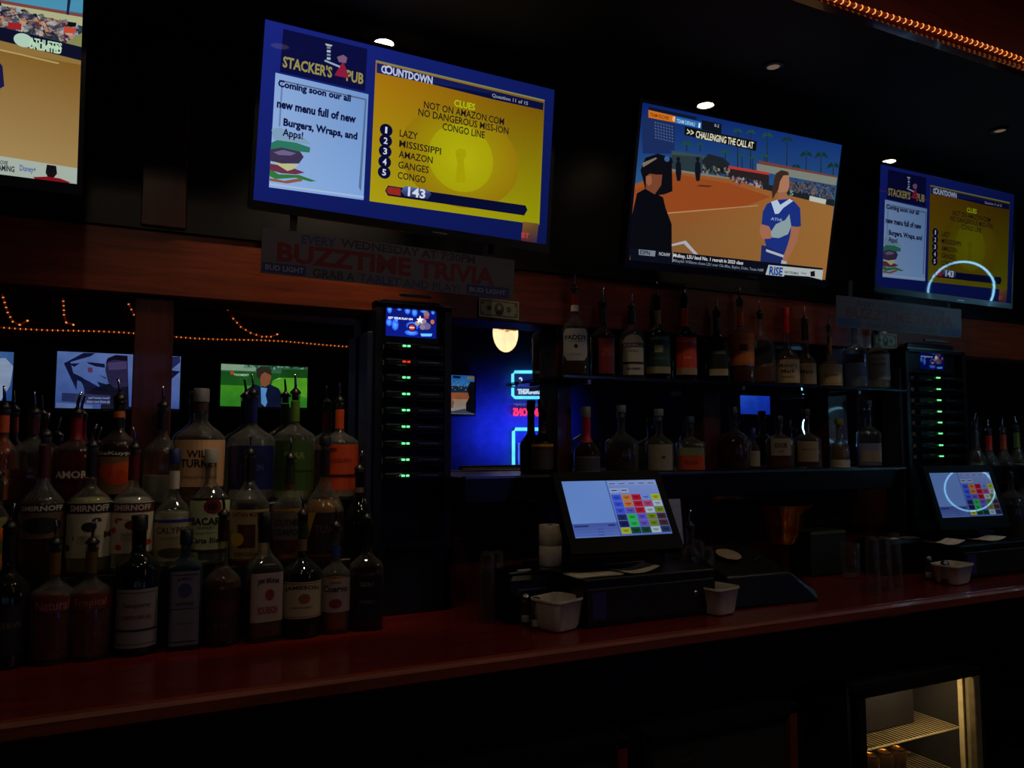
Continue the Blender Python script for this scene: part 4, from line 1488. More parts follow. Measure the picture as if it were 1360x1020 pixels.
bottle('white rum bottle with pale green label and red round emblem', 281, 596, 'mid', 25, (226, 232, 190), fill=.5, cap='cap', capc=(150, 150, 140), sh=.58, nk=.76, rn=.016,
       lab=(.14, .62, L_text((180, 190, 148), ('b', .0, .05, (40, 44, 30)), ('b', .95, 1, (40, 44, 30)), ('e', .55, .16, .17, .14, (110, 24, 24)), ('e', .55, .16, .1, .08, (50, 14, 16)), ('t', 'BACARDI', .43, .86, .14, (24, 24, 20), 3), ('t', 'SUPERIOR', .55, .5, .05, (90, 100, 70), 1), ('b', .64, .65, (110, 116, 84)), ('t', 'Carta Blanca', .78, .84, .1, (24, 26, 22), 2))), lw=.85)
bottle('spiced rum bottle with rounded dark neck and sailing ship coloured label', 333, 575, 'mid', 26, (200, 140, 60), fill=.42, cap='pourer', wrap=((22, 16, 22), .76, .96), sh=.52, nk=.76,
       lab=(.06, .50, L_text((150, 128, 86), ('t', 'CAPTAIN MORGAN', .1, .8, .1, (70, 22, 24), 2), ('r', .3, .3, .62, .78, (70, 34, 30)), ('e', .28, .6, .14, .14, (190, 150, 40)), ('t', 'ORIGINAL', .9, .6, .08, (60, 40, 30), 2))), lw=.85)
bottle('golden liqueur bottle with grey label before the olive green bottle', 386, 582, 'mid', 24, (214, 150, 30), fill=.5, cap='pourer', wrap=((40, 44, 22), .74, .95, (110, 30, 20), .72, .745), sh=.5, nk=.7,
       lab=(.12, .48, L_text((90, 84, 84), ('t', 'SOUTHERN', .26, .8, .18, (40, 34, 34), 4), ('t', 'COMFORT', .52, .8, .18, (40, 34, 34), 4), ('b', .72, .98, (66, 20, 16)))), lw=.8)
bottle('fluted amber bottle with dark neck and slanting yellow label', 432, 580, 'mid', 26, (206, 140, 60), fill=.52, cap='cork', capc=(20, 16, 18), wrap=((30, 18, 18), .74, .97), sh=.42, nk=.72,
       lab=(.06, .42, lambda a: (a.rect(0, 0, 1, 1, (40, 26, 20)), a.poly([(0, 0), (.35, 0), (.12, 1), (0, 1)], (190, 150, 50), px=False), a.text('TUACA', .62, .4, .6, .2, (90, 60, 40), 3))))
bottle('tall black wine-shaped bottle with beige neck band beside the tower', 478, 598, 'mid', 19, (10, 12, 8), gl=(30, 44, 30), fill=.6, sh=.4, nk=.74, wrap=((120, 92, 70), .74, .80), cap='pourer')
# front, on the counter
G2 = 'liquor bottles standing on the left of the counter'
bottle('wide dark brown bottle at the left end of the counter row', 15, 668, 'front', 26, (50, 16, 8), gl=(120, 90, 70), fill=.55, sh=.56, nk=.7, wrap=((24, 18, 16), .76, .95), group=G2, lab=(.1, .45, L_text((24, 20, 22), ('t', 'RESERVE', .4, .6, .12, (80, 70, 66), 2))))
bottle('orange cordial bottle with faint script and narrow yellow neck, second from left', 75, 690, 'front', 27, (150, 60, 14), fill=.58, sh=.58, nk=.7, wrap=((92, 62, 20), .74, .93), group=G2, lab=(.44, .56, L_text((86, 30, 20), ('t', 'Natural', .5, .7, .7, (140, 90, 96), 1))), lw=.8)
bottle('orange cordial bottle with faint script and olive neck, left of green gin bottle', 124, 690, 'front', 27, (160, 70, 16), fill=.58, sh=.58, nk=.7, wrap=((84, 66, 22), .74, .93), group=G2, lab=(.44, .56, L_text((90, 34, 22), ('t', 'Tropical', .5, .7, .7, (140, 90, 96), 1))), lw=.8)
bottle('squat dark green gin bottle with pale rectangular label', 186, 684, 'front', 27, (10, 26, 16), gl=(24, 70, 44), fill=.5, sh=.66, nk=.78, cap='cap', capc=(16, 20, 16), rn=.018, group=G2,
       lab=(.06, .5, L_text((120, 112, 116), ('f', .05, (70, 66, 70)), ('t', 'Tanqueray', .28, .7, .1, (60, 50, 54), 2), ('t', 'LONDON DRY GIN', .48, .7, .07, (110, 30, 40), 2), ('b', .68, .72, (30, 36, 40)))), lw=.7)
bottle('square blue gin bottle with tall framed label', 248, 703, 'front', 21, (120, 170, 200), gl=(150, 190, 220), fill=.6, sh=.72, nk=.82, n=5, cap='cap', capc=(14, 16, 26), rn=.014, group=G2,
       lab=(.04, .7, L_text((96, 92, 104), ('f', .04, (40, 44, 80)), ('t', 'BOMBAY', .12, .6, .05, (40, 44, 90), 3, .02), ('e', .5, .26, .24, .1, (50, 54, 90)), ('t', 'SAPPHIRE', .44, .7, .05, (50, 50, 90), 2), ('b', .5, .51, (40, 44, 80)), ('t', 'LONDON DRY GIN', .7, .6, .03, (70, 66, 90), 1))), lw=.84)
bottle('tall red-brown whiskey bottle with black pourer, right of square blue gin', 298, 655, 'front', 24, (110, 36, 14), gl=(230, 220, 200), fill=.52, sh=.48, nk=.62, wrap=((40, 14, 12), .80, .96), group=G2, lab=(.06, .44, L_text((40, 20, 18), ('e', .5, .4, .3, .16, (60, 24, 22)), ('t', 'RYE', .75, .3, .1, (90, 50, 44), 2))))
bottle('square-shouldered bourbon bottle with slanted white label and red seal', 352, 680, 'front', 23, (120, 50, 16), fill=.5, sh=.58, nk=.74, n=4, cap='cap', capc=(18, 14, 14), wrap=((20, 14, 14), .8, .95), rn=.017, group=G2, turn=14,
       lab=(.16, .56, L_text((150, 132, 128), ('t', 'JIM BEAM', .2, .74, .13, (30, 24, 26), 4, .03), ('e', .55, .45, .14, .12, (130, 40, 40)), ('t', 'BOURBON', .76, .66, .16, (120, 40, 40), 3))), lw=.95)
bottle('green whiskey bottle with cream label, tallest of the counter row', 403, 656, 'front', 26, (60, 56, 14), gl=(40, 110, 44), fill=.5, sh=.52, nk=.66, wrap=((30, 44, 24), .7, .95, (110, 84, 60), .70, .80), rn=.0125, group=G2,
       lab=(.16, .46, L_text((160, 146, 124), ('f', .03, (90, 40, 34)), ('t', 'JAMESON', .22, .84, .14, (30, 24, 22), 3, .06), ('e', .55, .46, .12, .14, (120, 70, 56)), ('t', 'IRISH WHISKEY', .7, .5, .05, (60, 50, 44), 1))), lw=.8)
bottle('tequila bottle with blue neck band and white label', 447, 672, 'front', 20, (190, 120, 40), fill=.5, sh=.54, nk=.68, wrap=((40, 56, 120), .72, .82), group=G2,
       lab=(.2, .52, L_text((140, 126, 126), ('t', 'Jose', .12, .3, .1, (60, 30, 34), 2), ('t', 'Cuervo', .3, .74, .2, (40, 28, 34), 3), ('e', .5, .74, .16, .14, (110, 30, 34)))), lw=.85)
bottle('black-labelled square bottle with bright shoulder glint at the row end', 488, 662, 'front', 22, (70, 24, 10), fill=.5, gl=(200, 190, 180), sh=.56, nk=.7, n=4, wrap=((14, 12, 14), .74, .95), rn=.014, group=G2,
       lab=(.1, .5, L_text((16, 14, 16), ('t', 'OLD No.7', .2, .5, .1, (110, 104, 100), 2), ('t', 'WHISKEY', .6, .6, .08, (90, 84, 80), 1))), lw=.9)

# upper glass shelf
U = dict(Y=2.44, zb=1.6845, group='whiskey bottles on the upper glass shelf')
bottle('whiskey bottle with eight-sided white label and red and white neck wrap', 763, 363, 'shelf', 17, (150, 90, 40), fill=.3, wrap=((130, 22, 30), .74, .95, (220, 210, 200), .75, .82), sh=.56, nk=.70, gl=(246, 248, 255),
       lab=(.14, .54, lambda a: (a.poly([(.12, 0), (.88, 0), (1, .12), (1, .72), (.8, .9), (.2, .9), (0, .72), (0, .12)], (170, 168, 168), px=False), a.text('PADDY', .5, .25, .84, .13, (24, 24, 34), 4), a.text('IRISH WHISKEY', .5, .36, .5, .04, (60, 60, 66), 1), a.ell(.5, .5, .07, .06, (34, 34, 44)), a.text('BLENDED', .5, .72, .4, .04, (90, 90, 96), 1))), lw=.72, **U)
bottle('dark whiskey bottle with tall narrow red label, second on the upper shelf', 800, 382, 'shelf', 16, (90, 26, 14), gl=(200, 180, 170), fill=.55, sh=.56, nk=.7, wrap=((20, 16, 20), .74, .95), lab=(.06, .52, L_text((112, 24, 26), ('t', 'RED', .34, .5, .08, (150, 70, 60), 2), ('t', 'BUSH', .45, .7, .1, (150, 70, 60), 2), ('f', .04, (80, 14, 18)))), lw=.5, turn=18, **U)
bottle('whiskey bottle with tall arched white label and black band', 839, 388, 'shelf', 16, (150, 80, 26), fill=.5, sh=.62, nk=.76, wrap=((30, 26, 28), .78, .95), lab=(.06, .62, lambda a: (a.poly([(0, .18), (.2, .05), (.5, 0), (.8, .05), (1, .18), (1, 1), (0, 1)], (176, 168, 156), px=False), a.rect(0, .22, 1, .33, (40, 38, 44)), a.text('BUSHMILLS', .5, .275, .86, .07, (176, 170, 160), 3), a.text('ORIGINAL', .5, .42, .5, .05, (70, 60, 60), 1), a.rect(0, .68, 1, .74, (30, 28, 32)), a.text('IRISH WHISKEY', .5, .85, .6, .06, (60, 50, 50), 2))), lw=.62, **U)
bottle('green whiskey bottle with dark green label and gold neck wrap', 872, 374, 'shelf', 17, (50, 40, 10), gl=(36, 90, 50), fill=.5, sh=.56, nk=.68, wrap=((140, 116, 60), .68, .84), lab=(.08, .52, L_text((28, 62, 56), ('t', 'JAMESON', .1, .8, .1, (140, 150, 120), 2, .03), ('r', .36, .25, .64, .44, (150, 146, 110)), ('t', 'STOUT EDITION', .6, .7, .06, (110, 120, 100), 1), ('b', .82, 1, (150, 138, 110)))), lw=.72, **U)
bottle('green whiskey bottle with bright orange-red label and neck wrap', 908, 376, 'shelf', 16, (60, 50, 10), gl=(40, 110, 50), fill=.5, sh=.56, nk=.68, wrap=((214, 66, 34), .66, .88), lab=(.08, .52, L_text((222, 70, 32), ('t', 'ORANGE', .12, .76, .09, (240, 150, 100), 2, .03), ('f', .04, (190, 54, 26)), ('t', 'SPIRIT', .55, .4, .06, (240, 160, 120), 1), ('b', .82, 1, (170, 140, 110)))), lw=.62, turn=8, **U)
bottle('dark triangular scotch bottle with cream band near its foot', 951, 395, 'shelf', 16, (30, 30, 10), gl=(30, 60, 36), fill=.5, sh=.5, nk=.72, n=3.2, wrap=((60, 54, 50), .76, .93), lab=(.1, .56, L_text((16, 26, 22), ('t', 'Glenfiddich', .3, .84, .12, (150, 150, 140), 2), ('b', .8, 1, (190, 170, 130)))), lw=.75, **U)
bottle('amber bottle with orange label and orange capsule, centre of the upper shelf', 982, 381, 'shelf', 17, (170, 80, 16), fill=.5, sh=.55, nk=.7, wrap=((190, 74, 24), .7, .88), lab=(.22, .6, L_text((196, 110, 40), ('f', .04, (150, 76, 26)), ('r', .42, .35, .66, .55, (90, 46, 26)), ('t', 'TULLAMORE', .16, .7, .08, (150, 80, 30), 1))), lw=.85, **U)
bottle('clear scotch bottle with slanting black label, right of the orange one', 1009, 398, 'shelf', 17, (190, 120, 60), fill=.3, sh=.55, nk=.72, n=4, lab=(.22, .62, lambda a: (a.poly([(0, .6), (.2, .42), (1, .05), (1, .5), (.7, .72), (.1, .98)], (22, 20, 24), px=False), a.rect(.0, .0, .3, .3, (150, 140, 130)))), lw=.98, **U)
bottle('bourbon bottle with bright red wax neck and cream label', 1043, 409, 'shelf', 16, (130, 50, 16), fill=.42, sh=.36, nk=.56, wrap=((230, 20, 30), .72, .93), cap='cap', capc=(200, 20, 28), lab=(.04, .35, L_text((186, 160, 124), ('t', "Maker's", .25, .7, .18, (60, 40, 34), 2), ('t', 'Mark', .5, .5, .18, (60, 40, 34), 2), ('t', 'WHISKY', .75, .5, .1, (90, 70, 60), 1))), lw=.8, **U)
bottle('dark necked bourbon bottle with cream label, beside the red wax one', 1068, 407, 'shelf', 13, (120, 50, 16), fill=.42, sh=.36, nk=.54, wrap=((26, 18, 20), .7, .95), lab=(.04, .35, L_text((150, 128, 100), ('t', "Mark", .4, .6, .2, (60, 40, 34), 2))), lw=.8, **U)
bottle('slim gold-necked bottle with square cream bordered label', 1100, 417, 'shelf', 15, (150, 70, 24), fill=.42, sh=.36, nk=.5, rn=.009, wrap=((150, 100, 50), .56, .85), lab=(.04, .38, L_text((186, 164, 120), ('f', .08, (110, 80, 50)), ('t', 'Crown', .5, .56, .18, (90, 66, 44), 2))), lw=.85, **U)
bottle('plain clear bottle without label, second from the right end of the upper shelf', 1134, 413, 'shelf', 15, (235, 235, 240), fill=.4, sh=.58, nk=.72, gl=(235, 240, 255), **U)
bottle('clear bottle with grey label before the right-hand banknote', 1163, 420, 'shelf', 15, (235, 230, 220), fill=.5, sh=.6, nk=.74, lab=(.16, .58, L_text((130, 124, 122), ('t', 'SILVER', .2, .6, .08, (70, 66, 70), 1), ('t', 'RUM', .4, .5, .12, (80, 74, 78), 2))), lw=.8, **U)
# lower ledge
V_ = dict(Y=2.43, zb=1.3355, group='bottles on the dark ledge under the glass shelf')
bottle('black liqueur bottle with yellow label, standing against the blue neon', 720, 530, 'shelf', 15, (14, 8, 8), gl=(30, 26, 26), fill=.6, sh=.42, nk=.6, wrap=((60, 10, 14), .58, .68), lab=(.06, .42, L_text((70, 66, 66), ('b', 0, .1, (210, 160, 30)), ('b', .1, .22, (90, 20, 20)))), lw=.8, cap='cap', **{**V_, 'Y': 2.515})
bottle('bottle with tall red neck and framed grey label', 779, 540, 'shelf', 17, (120, 20, 16), fill=.3, sh=.36, nk=.58, wrap=((180, 20, 26), .5, .92), cap='cap', capc=(120, 120, 130), gl=(220, 200, 200), lab=(.02, .28, L_text((70, 66, 78), ('f', .05, (150, 150, 160)))), lw=.9, **V_)
bottle('broad round decanter with silvery shoulder on the ledge', 825, 538, 'shelf', 22, (90, 50, 30), fill=.4, sh=.5, nk=.7, cap='cork', capc=(110, 110, 124), **V_)
bottle('stout decanter with cream label and crumpled foil shoulder', 875, 543, 'shelf', 19, (130, 80, 50), fill=.4, sh=.5, nk=.7, cap='cork', capc=(120, 120, 130), lab=(.04, .5, L_text((150, 140, 124), ('e', .6, .5, .08, .06, (60, 54, 50)))), lw=.6, **V_)
bottle('squat square tequila bottle with orange label and pale green shoulder', 916, 553, 'shelf', 19, (220, 224, 180), fill=.5, sh=.58, nk=.74, n=4, cap='cork', capc=(40, 60, 90), lab=(.04, .34, L_text((196, 74, 34), ('t', 'REPOSADO', .5, .6, .3, (110, 34, 20), 2))), lw=.9, **V_)
bottle('dark red bottle on the ledge, right of the orange labelled one', 974, 540, 'shelf', 18, (130, 16, 16), fill=.45, sh=.56, nk=.7, cap='cap', gl=(220, 210, 220), **V_)
bottle('tiny bottle with blue cap and pale label on the ledge', 1000, 568, 'shelf', 8, (120, 70, 30), fill=.5, sh=.55, nk=.75, cap='cap', capc=(24, 40, 150), rn=.008, lab=(.1, .5, L_text((150, 140, 116))), **V_)
bottle('small bourbon bottle with white square label on the ledge', 1034, 552, 'shelf', 18, (140, 60, 20), fill=.6, sh=.62, nk=.78, n=3, cap='cork', capc=(24, 20, 20), lab=(.3, .66, L_text((150, 140, 124), ('t', 'KNOB', .4, .7, .3, (50, 40, 36), 4), ('t', 'CREEK', .75, .4, .12, (70, 60, 56), 1))), lw=.7, **V_)
bottle('amber bottle with tall cream label near the ledge middle', 1070, 543, 'shelf', 18, (150, 80, 30), fill=.5, sh=.55, nk=.7, cap='cork', capc=(40, 34, 34), lab=(.14, .52, L_text((150, 134, 112), ('t', 'SMALL BATCH', .4, .7, .1, (70, 60, 50), 1))), lw=.5, **V_)
bottle('little clear bottle with yellow-green ball stopper', 1114, 556, 'shelf', 12, (190, 150, 110), fill=.5, sh=.5, nk=.7, cap='cork', capc=(120, 110, 30), lab=(.02, .2, L_text((190, 180, 170))), **V_)
bottle('tall clear square bottle with wide silver stopper at the ledge end', 1152, 532, 'shelf', 15, (235, 235, 240), fill=.4, sh=.56, nk=.7, n=4, cap='cork', capc=(120, 124, 150), gl=(235, 240, 255), lab=(.1, .28, L_text((150, 134, 124))), **V_)

# group beyond the second till
W_ = dict(group='bottles beyond the second till')
Yr = 2.36
for (lb, px_, tp, rr, lq, wr, zb_) in (
        ('faint clear bottle behind the second till, nearest the tablet tower', 1294, 548, 11, (200, 190, 170), (60, 58, 60), 1.16),
        ('faint bottle with red neck behind the second till', 1312, 556, 11, (190, 120, 100), (190, 34, 24), 1.16),
        ('faint bottle with orange neck behind the second till', 1331, 555, 11, (180, 110, 60), (170, 60, 20), 1.16),
        ('faint bottle with olive green neck at the right picture edge', 1349, 552, 11, (170, 170, 90), (90, 110, 30), 1.16)):
    bottle(lb, px_, tp, 'shelf', rr, lq, fill=.5, wrap=(wr, .72, .93), Y=2.46, zb=zb_, **W_)
tr = thing('bottle_riser', 'dark riser under the bottles beyond the second till', 'riser', (3.95, 2.44, .9025))
MB().box((.15, .02, .1285), (.9, .12, .257), None, .003).build('step', DARKW, tr)
bottle('clear bottle half full of dark liquor beside the second till screen', 1341, 612, 'shelf', 17, (40, 18, 10), fill=.5, sh=.62, nk=.76, Y=2.28, zb=1.0, **W_)
bottle('clear bottle cut by the right picture edge', 1362, 606, 'shelf', 15, (230, 225, 210), fill=.4, sh=.6, nk=.76, Y=2.28, zb=1.0, **W_)
p = at(1345, 680, 2.28)
b_ = thing('bottle_stand', 'low black stand under the two clear bottles at the right edge', 'stand', (p.x + .03, 2.28, .902))
MB().box((0, 0, .048), (.3, .12, .096), None, .004).build('block', DARKW, b_)
p = at(1292, 603, 2.36)
bx = thing('carton', 'small blue and white drinks carton behind the second till', 'box', (p.x + .02, 2.36, 1.0))
MB().box((0, 0, .12), (.13, .07, .24), None, .002).build('box_body', plast((16, 22, 60), .6), bx)
MB().box((.03, -.0355, .26), (.07, .001, .05)).build('printed_patch', plast((140, 134, 126), .6), bx)
MB().box((.03, -.0355, .205), (.07, .001, .03)).build('green_patch', plast((40, 110, 40), .6), bx)
b_ = thing('bottle_stand', 'black shelf block holding the blue and white carton', 'stand', (p.x + .02, 2.36, .902))
MB().box((0, 0, .048), (.2, .1, .096), None, .004).build('block', DARKW, b_)

# ------------------------------------------------------------------ tills
def till(label, c, yaw, tilt, drawer, gain, mirrored_ring=False):
    M = tvmatrix(c, yaw, tilt, 0)
    t = thing('till_screen', label, 'till', M=M, group='touch screen tills')
    w, h = .345, .194
    MB().box((0, .018, -.012), (w + .055, .032, h + .085), None, .008).build('housing', TILLB, t)
    b = MB()
    b.box((0, 0, h / 2 + .016), (w + .05, .006, .032)).box((0, 0, -h / 2 - .026), (w + .05, .006, .05))
    b.box((-w / 2 - .0125, 0, 0), (.025, .006, h)).box((w / 2 + .0125, 0, 0), (.025, .006, h))
    b.build('bezel', TILLB, t)
    q = [((x - 620) * 3.778, (y - 600) * 3.778) for x, y in ((745, 640), (870, 637), (893, 709), (764, 715))]
    a = Art(flatmap(w, h, -.001, 0, .00004), .3, gain, q)
    a.rect(0, 0, 1, 1, (106, 140, 214), (86, 112, 196), (128, 152, 216), (90, 116, 190))
    a.rect(0, 0, .46, 1, (104, 142, 214), (110, 150, 222), (112, 148, 220), (104, 140, 214))
    a.rect(0, .76, .455, .99, (70, 90, 166), (90, 116, 196))
    a.rect(.02, .79, .16, .82, (40, 56, 120))
    a.rect(.36, .79, .43, .82, (40, 56, 120))
    for v in (.86, .91, .96):
        a.rect(.24, v, .3, v + .012, (50, 66, 130))
        a.rect(.02, v, .4, v + .004, (60, 80, 150))
    a.rect(.455, 0, .462, 1, (50, 66, 130))
    for k in range(5):
        a.rect(.475 + k * .105, .03, .57 + k * .105, .09, (140, 160, 212))
        a.rect(.485 + k * .105, .055, .55 + k * .105, .07, (60, 70, 120))
    for k in range(2):
        a.rect(.475 + k * .105, .15, .57 + k * .105, .235, (150, 168, 214))
        a.rect(.49 + k * .105, .18, .55 + k * .105, .2, (60, 70, 120))
    B_, O_, R_, LB, Y_, W2, G_, PU, BR, DG = (58, 84, 220), (196, 118, 50), (176, 26, 44), (110, 140, 220), (170, 180, 40), (170, 190, 200), (40, 180, 80), (96, 84, 190), (70, 44, 50), (24, 70, 50)
    grid = [[B_, O_, R_, LB, Y_], [B_, O_, R_, (170, 70, 110), W2], [B_, PU, R_, W2, (110, 130, 30)], [(40, 44, 110), G_, PU, (110, 130, 30), BR], [(30, 34, 90), G_, PU, (110, 130, 30), BR], [Y_, DG, DG, W2, (40, 50, 90)]]
    for j, row in enumerate(grid):
        for i, c_ in enumerate(row):
            u, v = .475 + i * .105, .27 + j * .118
            a.rect(u, v, u + .098, v + .108, c_)
            a.L -= 1
    a.L += 1
    for j, row in enumerate(grid):
        for i, c_ in enumerate(row):
            u, v = .475 + i * .105, .27 + j * .118
            a.rect(u + .02, v + .04, u + .078, v + .052, tuple(int(x * .45) for x in c_))
            a.L -= 1
            a.rect(u + .03, v + .064, u + .068, v + .074, tuple(int(x * .45) for x in c_))
            a.L -= 1
    a.build('touch_screen', SCREEN, t)
    V, Fs = glyphs('NCR', 2)
    # stand
    Mi = M.inverted()
    base = Mi @ Vector((c[0] + .02, c[1] + .14, 1.052))
    R3 = M.to_3x3().inverted().to_4x4()
    MB().box(base, (.24, .2, .018), R3.to_3x3(), .004).build('stand_base', BLACK, t)
    neck = Mi @ Vector((c[0] + .02, c[1] + .1, 1.13))
    MB().box(neck, (.11, .07, .16), R3.to_3x3(), .01).build('stand_neck', BLACK, t)
    return t


T1 = (1.388, 2.091, 1.241)
till('touch screen till with coloured buttons, in the middle of the counter', T1, -4.5, -30.9, None, .72)
T2 = (3.238, 2.174, 1.224)
till('touch screen till at the right, behind glasses and shakers', T2, -7, -17.9, None, .40)


def drawer(label, x0, x1, y0, y1, zt, col):
    t = thing('cash_drawer', label, 'cash drawer', ((x0 + x1) / 2, y0, .9015), 'cash drawers')
    w, d, h = x1 - x0, y1 - y0, zt - .9015
    MB().box((0, d / 2, h / 2), (w, d, h), None, .004).build('case', BLACK, t)
    f = MB().box((0, -.003, h * .45), (w * .97, .008, h * .7), None, .002).build('drawer_front', DARKW, t)
    MB().lathe([(.009, 0), (.009, .004), (.006, .006), (.0001, .006)], 12).build('lock', STEEL, f)
    lk = f.children[0]
    lk.rotation_euler = (math.pi / 2, 0, 0)
    lk.location = (w * .32, -.007, h * .5)
    MB().box((-w * .4, -.0075, h * .45), (w * .1, .001, h * .55)).build('blue_sticker', plast((46, 40, 96), .5), t)
    return t


drawer('long black cash drawer under the middle till, papers on top', 1.205, 1.70, 1.995, 2.40, 1.043, None)
drawer('black cash drawer under the right-hand till', 2.98, 3.50, 2.03, 2.40, 1.035, None)


def pad(label, p, w, d, n, rz, lift=0.0, grp='paper slips on the tills'):
    t = thing('paper_slips', label, 'paper', p, grp, rz)
    R = random.Random(int(p[0] * 100))
    for k in range(n):
        m = MB()
        nx = 7
        P = []
        for i in range(nx + 1):
            u = i / nx - .5
            z = .0012 * k + lift * (abs(u + .05) ** 2) * 4
            for v in (-.5, .5):
                P.append((u * w, v * d, z + .0004))
        P += [(x, y, z + .0007) for x, y, z in P]
        N = (nx + 1) * 2
        Fs = []
        for i in range(nx):
            Fs += [(N + 2 * i, N + 2 * i + 2, N + 2 * i + 3, N + 2 * i + 1), (2 * i, 2 * i + 1, 2 * i + 3, 2 * i + 2), (2 * i, 2 * i + 2, N + 2 * i + 2, N + 2 * i), (2 * i + 1, N + 2 * i + 1, N + 2 * i + 3, 2 * i + 3)]
        Fs += [(0, N, N + 1, 1), (2 * nx, 2 * nx + 1, N + 2 * nx + 1, N + 2 * nx)]
        o = m.add(P, Fs).build('slip', PAPER, t)
        o.rotation_euler.z = R.uniform(-.05, .05)
        o.location = (R.uniform(-.004, .004), R.uniform(-.004, .004), 0)
    return t


p1 = atz(812, 769, 1.046)
pad('flat stack of white paper slips on the drawer, left half', (p1.x, max(p1.y, 2.06), 1.044), .16, .09, 4, math.radians(2))
p2 = atz(868, 763, 1.05)
pad('curled white paper slip on the drawer, right half', (p2.x, max(p2.y, 2.06), 1.044), .15, .08, 2, math.radians(6), .012)
p3 = atz(1272, 724, 1.038)
pad('short curled paper slip on the right-hand drawer', (p3.x, 2.10, 1.0365), .14, .08, 2, 0, .012)
p4 = atz(1325, 719, 1.038)
pad('long paper slip on the right-hand drawer beside the short one', (p4.x + .02, 2.11, 1.0365), .17, .08, 2, .1, .008)

# ------------------------------------------------------------------ small things on the counter
ZT = .9025


def zc(px, py, z=ZT):
    return atz(px, py, z)


# receipt rolls on the card printer
p = zc(697, 828)
pr = thing('receipt_printer', 'low black receipt printer with white tag, left of the drawer', 'printer', (1.108, 2.235, ZT))
MB().box((0, 0, .07), (.165, .2, .14), None, .012).build('case', BLACK, pr)
MB().box((0, -.02, .145), (.15, .13, .012), None, .004).build('cover', GLOSSB, pr)
MB().box((-.01, -.06, .152), (.045, .012, .002)).build('white_tag', PAPER, pr)
MB().box((0, -.099, .1), (.1, .004, .006)).build('paper_slot', STEEL, pr)
for k, (dz, lb) in enumerate(((0, 'lower receipt paper roll standing on the drawer, left of the middle till'), (.067, 'upper receipt paper roll, stacked on the other one'))):
    q = at(730, 757, 2.21)
    r_ = thing('receipt_roll', lb, 'paper roll', (at(731, 757, 2.28).x, 2.28, 1.0435 + dz), 'stacked receipt rolls')
    MB().lathe([(.008, .001), (.036, 0), (.038, .002), (.038, .064), (.036, .066), (.008, .065)], 26).build('paper_cylinder', PAPER, r_, smooth=True)
    MB().lathe([(.0001, .0655), (.006, .0655), (.0075, .067), (.009, .0662), (.009, .064)], 16).build('core', GREY, r_, smooth=True)


def glassware(label, px, pyb, h, r, grp, Y=None, rt=None, inverted=True, lump=None, cat='glass', name='tumbler'):
    p = zc(px, pyb)
    if Y:
        p = at(px, pyb, Y)
    t = thing(name, label, cat, (p.x, p.y if not Y else Y, ZT), grp)
    rt = rt or r
    if inverted:      # standing on its rim, closed end up
        prof = [(r, 0), (r + .001, .004), (rt + .0005, h - .012), (rt - .004, h - .002), (.0001, h), (.0001, h - .006), (rt - .006, h - .009), (rt - .0022, h - .02), (r - .0022, .002)]
    else:
        prof = [(.0001, 0), (r * .85, 0), (r, .004), (rt, h - .001), (rt - .001, h), (rt - .0025, h - .001), (r - .003, .012), (.0001, .010)]
    m = MB()
    P = prof + [prof[0]] if inverted else prof
    m.lathe(P, 22)
    if inverted:
        m.f = [f for f in m.f if len(f) == 4]
    m.build('glass_wall', CLEAR, t, smooth=True)
    MB().tube([((r - .0005) * math.cos(k / 22 * 6.2832), (r - .0005) * math.sin(k / 22 * 6.2832), .0035 if inverted else h) for k in range(22)], .0016, 6, closed=True).build('rim', CLEAR, t, smooth='all')
    return t


GS = 'tall clear glasses turned upside down'
glassware('tall upturned clear glass at the left end, beside the black printer', 647, 824, .21, .026, GS, rt=.021)
glassware('tall upturned clear glass just right of the leftmost one', 660, 818, .205, .024, GS, rt=.020)
glassware('tall upturned clear glass right of the middle till', 928, 792, .20, .026, GS, Y=2.22, rt=.021)
glassware('second tall upturned clear glass right of the middle till', 941, 796, .185, .025, GS, Y=2.15, rt=.020)
glassware('left one of three tall upturned glasses before the right till', 1160, 786, .20, .025, GS, rt=.021)
glassware('middle one of three tall upturned glasses before the right till', 1176, 782, .195, .025, GS, rt=.021)
glassware('right one of three tall upturned glasses before the right till', 1190, 778, .20, .025, GS, rt=.021)
glassware('single straight tumbler with bright rim on the open counter', 1130, 766, .135, .036, None, inverted=False, rt=.038)
glassware('short clear beaker behind the drawer end at the middle till', 905, 770, .17, .03, None, Y=2.32, inverted=False, rt=.035)


def shaker(label, px, pyb, salt):
    p = zc(px, pyb)
    t = thing('salt_shaker' if salt else 'pepper_shaker', label, 'shaker', p, 'salt and pepper shakers')
    m = MB().lathe([(.0001, .002), (.017, 0), (.019, .004), (.018, .02), (.014, .06), (.014, .072), (.0115, .072), (.0115, .06), (.015, .02), (.015, .008), (.0001, .007)], 16)
    m.build('glass_jar', CLEAR, t, smooth=True)
    MB().lathe([(.0001, .009), (.014, .009), (.0135, .024 if salt else .02), (.0001, .026 if salt else .022)], 16).build('salt' if salt else 'pepper', WHITE if salt else plast((50, 42, 38), .9), t, smooth=True)
    MB().lathe([(.0155, .068), (.016, .072), (.0155, .082), (.011, .09), (.0001, .093)], 16).build('chrome_top', CHROME, t, smooth=True)


shaker('shaker with chrome top and pale contents, left one before the black printer', 698, 829, True)
shaker('shaker with chrome top directly touching the white bin side', 712, 835, True)
shaker('chrome topped shaker before the right-hand till, left of the pair', 1234, 769, True)
shaker('chrome topped shaker before the right-hand till, against the bin', 1256, 776, False)


